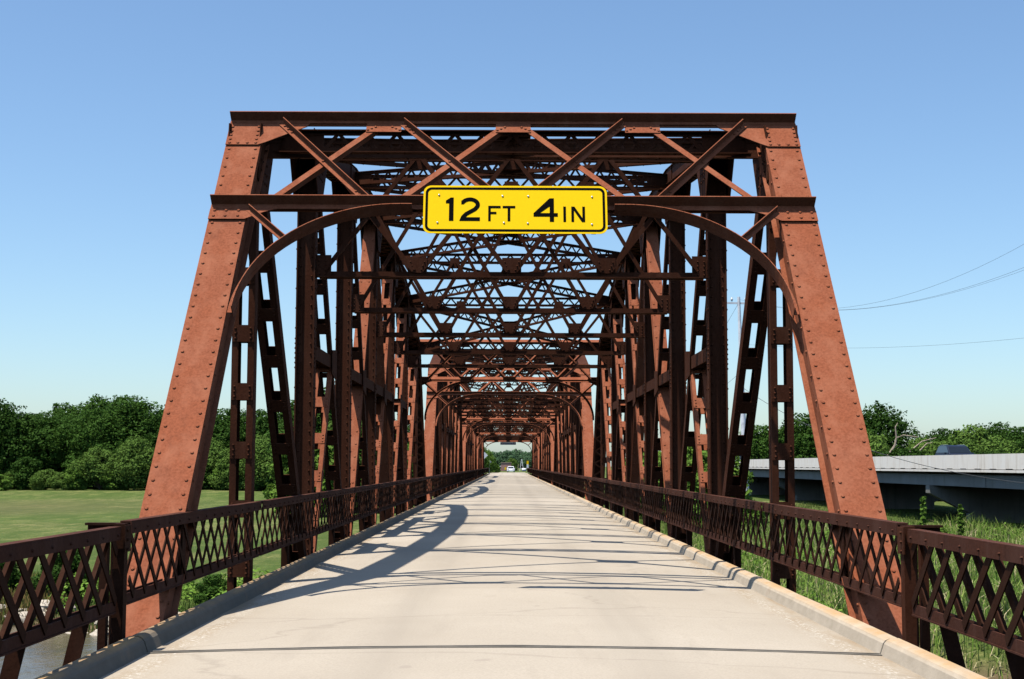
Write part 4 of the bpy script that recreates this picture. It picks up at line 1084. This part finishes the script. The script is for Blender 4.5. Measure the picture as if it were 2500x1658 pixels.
# rocks
rg = 'pale rocks at the left water edge'
def rockmesh(seed):
    r = random.Random(seed); mb = MB(); nlat, nlon = 5, 8; i0 = 0
    rad = lambda: r.uniform(0.75, 1.15)
    mb.v.append((0, 0, -0.7)); 
    for a in range(1, nlat):
        for b in range(nlon):
            t = math.pi*a/nlat; p = 2*math.pi*b/nlon; q = rad()
            mb.v.append((q*math.sin(t)*math.cos(p), q*0.8*math.sin(t)*math.sin(p), -q*0.7*math.cos(t)))
    mb.v.append((0, 0, 0.7)); top = len(mb.v)-1
    for b in range(nlon):
        b2 = (b+1) % nlon
        mb.f.append((0, 1+b2, 1+b)); 
        for a in range(nlat-2): mb.f.append((1+a*nlon+b, 1+a*nlon+b2, 1+(a+1)*nlon+b2, 1+(a+1)*nlon+b))
        mb.f.append((1+(nlat-2)*nlon+b, 1+(nlat-2)*nlon+b2, top))
    return mb.mesh('rock', M['rock'])
rocks = [rockmesh(k) for k in range(4)]
rr = random.Random(8)
for k in range(70):
    x = rr.uniform(-24, -9); yv = bank_y(x)+rr.uniform(2.4, 5.0)
    o = link('rock', rocks[k % 4], None, (x, yv, gz(x, yv)+0.05), rr.uniform(0, 6)); sc = rr.uniform(0.18, 0.5); o.scale = (sc*1.3, sc, sc*0.8)
    tag(o, 'pale rock lying at the left water edge', 'rock', rg)
# dead branches
db = thing('dead_tree', 'bare pale dead tree with bent limbs right of the right portal post', 'dead tree', (0, 0, 0))
def W(px, py, d): return V((at(px, d), d, EYE+(1135-py)/3500*d))
for pts, r0 in (([(2150, 1135), (2184, 1085), (2188, 1066), (2205, 1060), (2240, 1065)], 0.17),
                ([(2188, 1066), (2186, 1040), (2192, 1030)], 0.11), ([(2215, 1105), (2232, 1090), (2250, 1075), (2285, 1066)], 0.14),
                ([(2215, 1115), (2245, 1097), (2262, 1080), (2275, 1078)], 0.13)):
    mb = MB(); w_ = [W(a, b, 172) for a, b in pts]; n = len(w_); mb.tube(w_, [r0*(1-0.65*k/(n-1)) for k in range(n)], 6)
    part('branch', mb, M['wood'], db)

# ------------------------------------------------------------------ highway bridge on the right
HX = 30.0
hb = thing('highway_bridge', 'pale concrete highway bridge running parallel on the right', 'bridge', (0, 0, 0))
zt = EYE+0.76; zp = EYE-0.34; HY0, HY1 = 30, 360
mb = MB(); mb.box((HX+0.12, (HY0+HY1)/2, (zt+zp+0.16)/2), (0.24, HY1-HY0, zt-zp-0.16)); part('parapet_wall', mb, M['parapet'], hb)
mb = MB(); mb.box((HX+0.2, (HY0+HY1)/2, zp+0.04), (0.5, HY1-HY0, 0.16)); part('deck_edge', mb, M['parapet'], hb)
mb = MB(); yv = HY0+1
while yv < HY1-1:
    mb.box((HX+0.02, yv, zp+0.155), (0.10, 1.1, 0.07)); yv += 2.9
part('drain_slots', mb, M['black'], hb)
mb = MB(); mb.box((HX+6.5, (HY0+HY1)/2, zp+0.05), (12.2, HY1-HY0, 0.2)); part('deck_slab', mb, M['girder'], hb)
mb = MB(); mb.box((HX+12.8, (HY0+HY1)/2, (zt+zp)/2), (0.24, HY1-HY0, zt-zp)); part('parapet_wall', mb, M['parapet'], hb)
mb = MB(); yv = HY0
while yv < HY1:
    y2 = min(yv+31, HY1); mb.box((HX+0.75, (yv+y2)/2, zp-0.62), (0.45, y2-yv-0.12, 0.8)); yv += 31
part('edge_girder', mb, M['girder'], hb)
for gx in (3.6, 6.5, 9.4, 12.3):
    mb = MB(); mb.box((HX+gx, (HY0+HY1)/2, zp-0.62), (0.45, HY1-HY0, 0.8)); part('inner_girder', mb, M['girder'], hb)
for k in range(-2, 8):
    yv = 104+31*k; g0 = min(gz(HX, yv), -3.0)-1.5
    if yv < 35: continue
    mb = MB(); ztp = zp-1.03
    pts = [(HX+0.3, ztp), (HX+0.3, ztp-0.55), (HX+3.2, ztp-2.0), (HX+3.2, g0), (HX+9.8, g0), (HX+9.8, ztp-2.0), (HX+12.7, ztp-0.55), (HX+12.7, ztp)]
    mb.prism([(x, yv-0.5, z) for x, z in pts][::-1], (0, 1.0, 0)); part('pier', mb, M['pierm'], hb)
for k in range(26):
    yv = 52+k*9.5; x = HX+17+rnd.uniform(0, 4)+(k % 2)*4
    plant('oak%d' % (k % 4), x, yv, 5.0+rnd.uniform(0, 1), 'dark tree in the shade beyond the highway bridge piers', 'trees beyond the highway piers')

# ------------------------------------------------------------------ cars
def car_mesh(kind):
    """side profile (y along the car, z) swept across the width with tumblehome; returns dict of part MBs"""
    if kind == 'suv':
        Lc, Wc, Hc = 4.7, 1.86, 1.74
        low = [(-2.35, 0.45), (-2.33, 0.95), (-2.2, 1.05), (-0.95, 1.10), (2.2, 1.12), (2.33, 1.0), (2.35, 0.42)]
        top = [(-1.15, 1.08), (-0.35, 1.66), (0.0, 1.73), (1.5, 1.74), (1.85, 1.66), (2.25, 1.10)]
    else:
        Lc, Wc, Hc = 4.5, 1.78, 1.45
        low = [(-2.25, 0.40), (-2.22, 0.72), (-1.1, 0.88), (1.6, 0.92), (2.2, 0.88), (2.25, 0.42)]
        top = [(-1.2, 0.87), (-0.4, 1.38), (0.0, 1.45), (0.9, 1.44), (1.7, 0.91)]
    out = {}
    b = MB(); full = low+[(2.3, 0.28), (-2.3, 0.28)]
    n = len(full); hw = Wc/2
    rows = [(-hw+0.10, 0.97), (-hw, 1.0), (hw, 1.0), (hw-0.10, 0.97)]
    secs = []
    for x, sc in ((-hw+0.12, 0.985), (-hw, 1.0), (hw, 1.0), (hw-0.12, 0.985)): secs.append(x)
    for x in (-hw+0.0, hw):
        for (yy, z) in full: b.v.append((x*(0.93 if z > 0.9 else 1.0) if z < 0.5 or z > 0.9 else x, yy, z))
    b.f.append(tuple(range(n))[::-1]); b.f.append(tuple(range(n, 2*n)))
    for k in range(n): k2 = (k+1) % n; b.f.append((k, k2, n+k2, n+k))
    out['body'] = b
    t = MB(); n = len(top); hb_, ht = hw*0.92, hw*0.76; zmin, zmax = top[0][1], max(z for _, z in top)
    wx = lambda z: hb_+(ht-hb_)*(z-zmin)/(zmax-zmin)
    for s in (-1, 1):
        for yy, z in top: t.v.append((s*wx(z), yy, z))
    t.f.append(tuple(range(n))[::-1]); t.f.append(tuple(range(n, 2*n)))
    for k in range(n): k2 = (k+1) % n; t.f.append((k, k2, n+k2, n+k))
    out['cabin'] = t
    # windows: side glass each side, windscreen, rear glass, slightly proud
    out['side_window'] = []
    for s in (-1, 1):
        g = MB(); a = top
        cy = sum(p[0] for p in a)/n; cz = sum(p[1] for p in a)/n+0.02
        pts = [(cy+(p[0]-cy)*0.88, cz+(p[1]-cz)*0.76) for p in a]
        ppts = [(s*(wx(z)+0.006), yy, z) for yy, z in pts]
        g.poly(ppts if s > 0 else ppts[::-1]); out['side_window'].append(g)
    def endglass(p, q, off):
        g = MB(); a = (p[0]+(q[0]-p[0])*0.12, p[1]+(q[1]-p[1])*0.12); c = (p[0]+(q[0]-p[0])*0.88, p[1]+(q[1]-p[1])*0.88)
        g.quad((-wx(a[1])*0.88, a[0]+off, a[1]+0.008), (wx(a[1])*0.88, a[0]+off, a[1]+0.008), (wx(c[1])*0.86, c[0]+off, c[1]+0.008), (-wx(c[1])*0.86, c[0]+off, c[1]+0.008)); return g
    out['windscreen'] = endglass(top[0], top[1], -0.008); out['rear_window'] = endglass(top[-1], top[-2], 0.008)
    return out, Wc
def car(label, kind, paint, loc, rz):
    parts, Wc = car_mesh(kind)
    t = thing('suv' if kind == 'suv' else 'parked_car' if 'parked' in label else 'car', label, 'car', loc, rz)
    body = part('body', parts['body'], paint, t); cb = part('cabin', parts['cabin'], paint, t)
    bv = body.modifiers.new('bevel', 'BEVEL'); bv.width = 0.06; bv.segments = 3
    bv = cb.modifiers.new('bevel', 'BEVEL'); bv.width = 0.05; bv.segments = 3
    for g in parts['side_window']: part('side_window', g, M['glass'], t)
    part('windscreen', parts['windscreen'], M['glass'], t); part('rear_window', parts['rear_window'], M['glass'], t)
    for s in (-1, 1):
        for yy in (-1.4, 1.4):
            wl = link('wheel', None, t)
            mb = MB(); mb.cyl((s*(Wc/2-0.1), yy, 0.34), (1, 0, 0), 0.34, 0.22, 24); part('tyre', mb, M['tyre'], wl)
            mb = MB(); mb.cyl((s*(Wc/2+0.005), yy, 0.34), (1, 0, 0), 0.2, 0.03, 16); part('rim', mb, M['chrome'], wl)
        mb = MB(); mb.box((s*(Wc/2-0.18), 2.345, 0.85), (0.22, 0.03, 0.3)); part('taillight', mb, M['taillight'], t)
        mb = MB(); mb.box((s*(Wc/2-0.28), -2.335, 0.72), (0.36, 0.03, 0.16)); part('headlight', mb, M['chrome'], t)
        mb = MB(); mb.box((s*(Wc/2+0.08), -0.75, 1.12 if kind == 'suv' else 0.98), (0.16, 0.1, 0.13)); part('mirror', mb, paint, t)
    if kind == 'suv':
        for s in (-1, 1):
            mb = MB(); mb.box((s*0.6, 0.7, 1.765), (0.04, 1.5, 0.03)); part('roof_rail', mb, M['chrome'], t)
    return t
dz = zp-0.02
car('dark blue sport utility car driving on the highway bridge', 'suv', M['carblue'], (at(2332, 106), 106, zp+0.16), R(0))
car('small dark blue car far along the highway bridge behind the truss', 'sedan', M['carblue'], (at(1803, 196), 196, dz+0.3), R(180))
car('white car on the road beyond the far end of the bridge', 'sedan', M['carwhite'], (at(1248, 340), 340, zr(340)+0.02), R(0))

# ------------------------------------------------------------------ utility pole and cables
pd = 100.0
b0 = W(1822, 1290, pd); b0.z = gz(b0.x, pd)-0.3; t0 = W(1807, 722, pd)
up_ = thing('utility_pole', 'tall pale utility pole with a crossarm between the two bridges', 'utility pole', (0, 0, 0))
mb = MB(); mb.tube([b0, b0+(t0-b0)*0.5, t0], [0.26, 0.17, 0.10], 14); part('pole', mb, M['pole'], up_)
ca = W(1772, 737, pd); cb_ = W(1838, 738, pd)
mb = MB(); mb.beam(ca, cb_, (0, 0, 1), 0.12, 0.1); part('crossarm', mb, M['pole'], up_)
for px in (1775, 1790, 1808, 1824, 1836):
    mb = MB(); c = W(px, 733, pd); mb.tube([c, c+V((0, 0, 0.14)), c+V((0, 0, 0.3))], [0.05, 0.09, 0.04], 8); part('insulator', mb, M['whitepaint'], up_)
def cable(label, a, b, sag, r=0.02, n=24):
    mb = MB(); pts = []
    for k in range(n+1):
        t = k/n; p = a+(b-a)*t; p.z -= sag*4*t*(1-t); pts.append(p)
    mb.tube(pts, r, 5); o = link('cable', mb.mesh('cable', M['cable'])); tag(o, label, 'cable', 'overhead cables')
cable('uppermost overhead cable rising to the right of the truss', W(1808, 728, pd), W(2620, 525, 70), 2.2, 0.007)
cable('middle overhead cable to the right of the truss', W(1836, 733, pd), W(2620, 600, 70), 1.6, 0.007)
cable('second of the close pair of middle overhead cables', W(1838, 736, pd), W(2625, 607, 70), 1.5, 0.006)
cable('lowest overhead cable crossing the pale sky', W(1812, 838, pd), W(2620, 808, 72), 0.5, 0.006)
cable('slanting cable dropping across the highway parapet', W(1814, 945, pd), W(2560, 1182, 60), 1.2, 0.016)
cable('thin guy wire running down from the pole top to the left', W(1805, 740, pd), W(1560, 1130, 120), 0.3, 0.010)
cable('second guy wire running from the pole down to the left', W(1812, 905, pd), W(1680, 1010, 110), 0.1, 0.010)

# ------------------------------------------------------------------ far end small things
def sign_on_post(name, label, x, yv, zc, size, mat, diamond=True, cat='road sign'):
    t = thing(name, label, cat, (x, yv, 0))
    mb = MB(); q = size/2
    pts = [(0, -q*1.2), (q*1.2, 0), (0, q*1.2), (-q*1.2, 0)] if diamond else [(-q*0.4, -q), (q*0.4, -q), (q*0.4, q), (-q*0.4, q)]
    mb.prism([(a, 0, zc+b) for a, b in pts][::-1], (0, 0.01, 0)); part('panel', mb, mat, t)
    mb = MB(); mb.box((0, 0.04, (zc+0.2-1.2)/2), (0.06, 0.05, zc+0.2+1.2)); part('post', mb, M['zinc'], t)
sign_on_post('road_sign', 'pale back of a large diamond sign at the far left end of the bridge', at(1183, 216), 216, EYE+(1135-1112)/3500*216, 0.95, M['whitepaint'])
sign_on_post('road_sign', 'smaller grey diamond sign back in front of the far bright tree', at(1196, 262), 262, EYE+(1135-1128)/3500*262, 0.65, M['signback'])
t = thing('object_marker', 'yellow and white marker post at the far right end of the railing', 'marker', (at(1289, 223), 223, 0))
mb = MB(); mb.box((0, 0, EYE+0.35), (0.3, 0.01, 0.55)); part('yellow_panel', mb, M['yellow'], t)
mb = MB(); mb.box((0, 0, EYE-0.25), (0.3, 0.02, 0.65)); part('white_panel', mb, M['whitepaint'], t)
mb = MB(); mb.box((0, 0.03, 0.4), (0.06, 0.04, 2.3)); part('post', mb, M['zinc'], t)
d = 410; bx = at(1237, d)
t = thing('brick_building', 'low pinkish brick building beyond the far white car', 'building', (bx, d, -0.6))
mb = MB(); mb.box((0, 0, 1.25), (2.9, 4, 2.5)); part('wall', mb, M['brick'], t)
mb = MB(); mb.box((0, 0, 2.58), (3.1, 4.2, 0.15)); part('roof', mb, M['roofm'], t)
mb = MB(); mb.box((-0.2, -2.02, 0.9), (0.5, 0.04, 0.7)); part('window', mb, M['yellow'], t)
mb = MB(); mb.box((0.55, -2.02, 0.8), (0.35, 0.04, 1.4)); part('door', mb, M['orange'], t)
t = thing('small_shed', 'small pale shed beside the brick building beyond the bridge', 'shed', (at(1223, d), d, -0.6))
mb = MB(); mb.box((0, 0, 0.7), (0.7, 1.5, 1.4)); part('wall', mb, M['roofm'], t)
mb = MB(); mb.prism([(-0.45, -0.85, 1.4), (0.45, -0.85, 1.4), (0, -0.85, 1.75)], (0, 1.7, 0)); part('roof', mb, M['whitepaint'], t)
t = thing('pump_derrick', 'white A frame derrick beyond the right end of the bridge', 'derrick', (at(1274.5, 400), 400, -0.5)); 
A = [(-0.55, -0.5), (0.55, -0.5), (0.55, 0.5), (-0.55, 0.5)]
for ax_, ay_ in A:
    mb = MB(); mb.beam((ax_, ay_, 0), (ax_*0.1, ay_*0.1, 3.4), (0, 1, 0), 0.1, 0.1); part('leg', mb, M['whitepaint'], t)
for z in (0.9, 1.8, 2.5):
    k = 1-0.9*z/3.4; mb = MB()
    for q in (-1, 1): mb.box((0, q*0.5*k, z), (1.1*k, 0.08, 0.08)); mb.box((q*0.55*k, 0, z), (0.08, 1.0*k, 0.08))
    part('brace', mb, M['whitepaint'], t)
t = thing('white_tank', 'low white tank next to the derrick', 'tank', (at(1280, 400), 399, -0.5))
mb = MB(); mb.cyl((0, 0, 0.5), (1, 0, 0), 0.45, 1.2, 18); part('shell', mb, M['whitepaint'], t, True)
mb = MB()
for q in (-0.4, 0.4): mb.box((q, 0, 0.05), (0.12, 0.6, 0.3))
part('cradle', mb, M['pierm'], t)
t = thing('tan_post', 'leaning tan post left of the derrick', 'post', (at(1265, 395), 395, -0.5))
mb = MB(); mb.beam((0, 0, 0), (0.12, 0, 1.9), (0, 1, 0), 0.14, 0.14); mb.beam((0.12, 0, 1.9), (0.3, 0, 2.0), (0, 1, 0), 0.1, 0.12); part('shaft', mb, M['roofm'], t)
